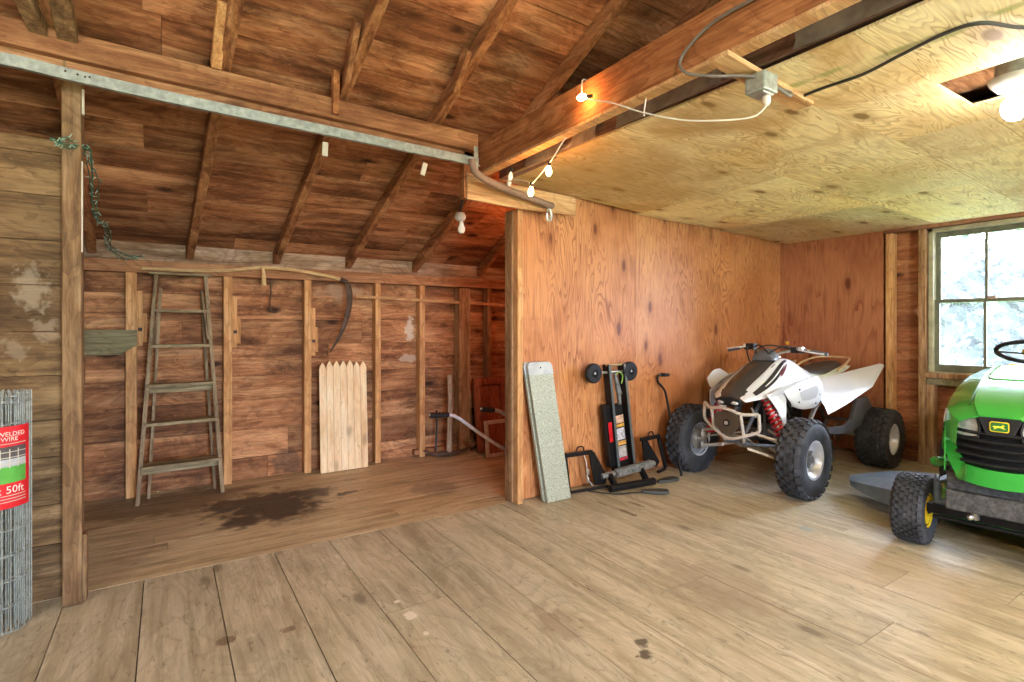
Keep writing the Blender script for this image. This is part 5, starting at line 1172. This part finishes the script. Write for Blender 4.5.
# bumper and front frame
b = MB(); b.box(.665, .71, -.215, .25, .275, .375); b.box(.58, .66, -.22, .22, .34, .46); LB(b, 'front_bumper', M['dust'], T, smooth=0, bevel=.008)
b = MB(); b.box(-.7, .64, -.16, -.12, .26, .42); b.box(-.7, .64, .12, .16, .26, .42); b.box(.47, .54, -.33, .33, .19, .24); b.tube([(.55, -.3, .18), (.55, .3, .18)], .012, 8); b.box(-.2, .5, -.2, .2, .30, .56); LB(b, 'chassis', M['blk'], T, smooth=0, bevel=.004)
for sg in (1, -1):
    b = MB(); b.tube([(.495, sg * .29, .36), (.50, sg * .29, .17)], .018, 10); b.tube([(.50, sg * .28, .19), (.50, sg * .42, .19)], .013, 10); b.tube([(.50, sg * .17, .27), (.50, sg * .30, .24)], .022, 10); b.bar((.50, sg * .29, .365), (.42, sg * .24, .385), .045, .012); b.sphere((.50, sg * .29, .385), .014, 8); LB(b, 'axle_spindle', M['bluegr'], T)
b = MB(); b.tube([(.66, -.10, .24), (.68, -.10, .28)], .015, 8); b.sphere((.672, -.12, .245), .016, 8); LB(b, 'hitch_bolt', M['steel'], T)
b = MB(); b.sphere((.52, -.285, .475), .032, 12, (.5, 1.1, .9)); b.tube([(.52, -.24, .475), (.52, -.27, .475)], .012, 8); LB(b, 'side_knob', M['green'], T)
# mower deck with discharge chute on the far side
b = MB()
def dring(z, gx, gy): return [V((-.13 + (.34 + gx) * cos(a) * (1 if abs(cos(a)) < .7 else .9), (.50 + gy) * sin(a), z)) for a in [2 * pi * k / 32 for k in range(32)]]
b.loft([dring(.07, .02, .03), dring(.17, .02, .03), dring(.20, 0, .0), dring(.215, -.08, -.08)]); LB(b, 'mower_deck', M['green'], T, smooth=40)
b = MB(); b.sheet(subdiv([[(.22, -.45, .185), (0, -.45, .225), (-.38, -.45, .21)], [(.14, -.68, .17), (-.08, -.70, .20), (-.38, -.68, .185)], [(-.06, -.90, .125), (-.16, -.93, .14), (-.34, -.90, .13)]]), .012, (0, 0, -1))
b.sheet(subdiv([[(.22, -.45, .185), (.14, -.68, .17), (-.06, -.90, .125)], [(.23, -.45, .08), (.15, -.67, .08), (-.06, -.895, .09)]]), .006, (-1, 0, 0)); LB(b, 'discharge_chute', M['bluegr'], T, smooth=45)
# dash, steering wheel, fender, seat
b = MB(); b.loft([[V((-.17, y, z)) for y, z in ((-.27, .45), (-.27, .90), (-.15, .965), (.15, .965), (.27, .90), (.27, .45))], [V((-.42, y, z)) for y, z in ((-.24, .45), (-.23, .88), (-.13, .93), (.13, .93), (.23, .88), (.24, .45))]]); LB(b, 'dash', M['blkp'], T, smooth=30)
SWc = Matrix.Translation((-.46, 0, 1.06)) @ Matrix.Rotation(R(-24), 4, 'Y')
b = MB(); b.tube([SWc @ V((.175 * cos(a), .175 * sin(a), 0)) for a in [2 * pi * k / 40 for k in range(40)]], .014, 8, closed=True)
for a in (R(90), R(-90), R(180)): b.bar(SWc @ V((.03 * cos(a), .03 * sin(a), -.01)), SWc @ V((.17 * cos(a), .17 * sin(a), 0)), .03, .012)
b.tube([SWc @ V((0, 0, -.01)), SWc @ V((.02, 0, -.14))], .025, 10); sw = LB(b, 'steering_wheel', M['blkp'], T)
b = MB(); b.lathe([(.0001, .022), (.04, .02), (.055, .008), (.055, -.01), (.0001, -.012)], (0, 0, 0), 'Z', 20, SWc); LB(b, 'steering_wheel_centre', M['yel'], sw)
b = MB(); b.sheet(subdiv([[(-.46, y, .38) for y in (-.46, 0, .46)], [(-.52, y, .54) for y in (-.46, 0, .46)], [(-.78, y, .60) for y in (-.46, 0, .46)], [(-1.1, y, .56) for y in (-.46, 0, .46)]]), .01, (0, 0, -1)); b.box(-.45, -.1, -.42, .42, .34, .36); LB(b, 'rear_fender', M['green'], T, smooth=50)
b = MB(); b.box(-1.05, -.66, -.22, .22, .60, .68); b.bar((-1.03, 0, .68), (-1.11, 0, .95), .42, .07, up=(1, 0, 0)); LB(b, 'seat', M['yel'], T, smooth=40, bevel=.03)

# ------------------------------------------------------------------ light and camera
w = bpy.data.worlds.new('sky'); S.world = w; w.use_nodes = True
bg = w.node_tree.nodes['Background']; bg.inputs[0].default_value = (.68, .78, 1.0, 1); bg.inputs[1].default_value = 25
sun = bpy.data.lights.new('sun', 'SUN'); sun.energy = 3; sun.angle = R(2); sun.color = (1, .95, .85)
so = bpy.data.objects.new('sun', sun); COL.objects.link(so); so.rotation_euler = (R(38), 0, R(10))
# daylight portals in the window and the added doorway guide sampling of the sky only
def portal(loc, rot, sx, sy):
    l = bpy.data.lights.new('window_portal', 'AREA'); l.shape = 'RECTANGLE'; l.size = sx; l.size_y = sy; l.cycles.is_portal = True
    o = bpy.data.objects.new('window_portal', l); COL.objects.link(o); o.location = loc; o.rotation_euler = rot
portal((XW + .14, (WY0 + WY1) / 2, (WZ0 + WZ1) / 2), (0, R(90), 0), WZ1 - WZ0, WY1 - WY0)
portal((.8, YR - .06, 1.1), (R(90), 0, 0), 1.2, 2.2)

cam = bpy.data.cameras.new('camera'); co = bpy.data.objects.new('camera', cam); COL.objects.link(co)
co.location = (0, 0, 1.22); co.rotation_euler = (R(90), 0, R(57.0227 - 90))
cam.sensor_width = 36; cam.lens = 36 * 534 / 1024; cam.shift_y = -14 / 1024; cam.clip_start = .02
S.camera = co
S.view_settings.view_transform = 'Standard'; S.view_settings.look = 'None'; S.view_settings.gamma = 1
S.view_settings.use_curve_mapping = False; S.view_settings.exposure = 1.08
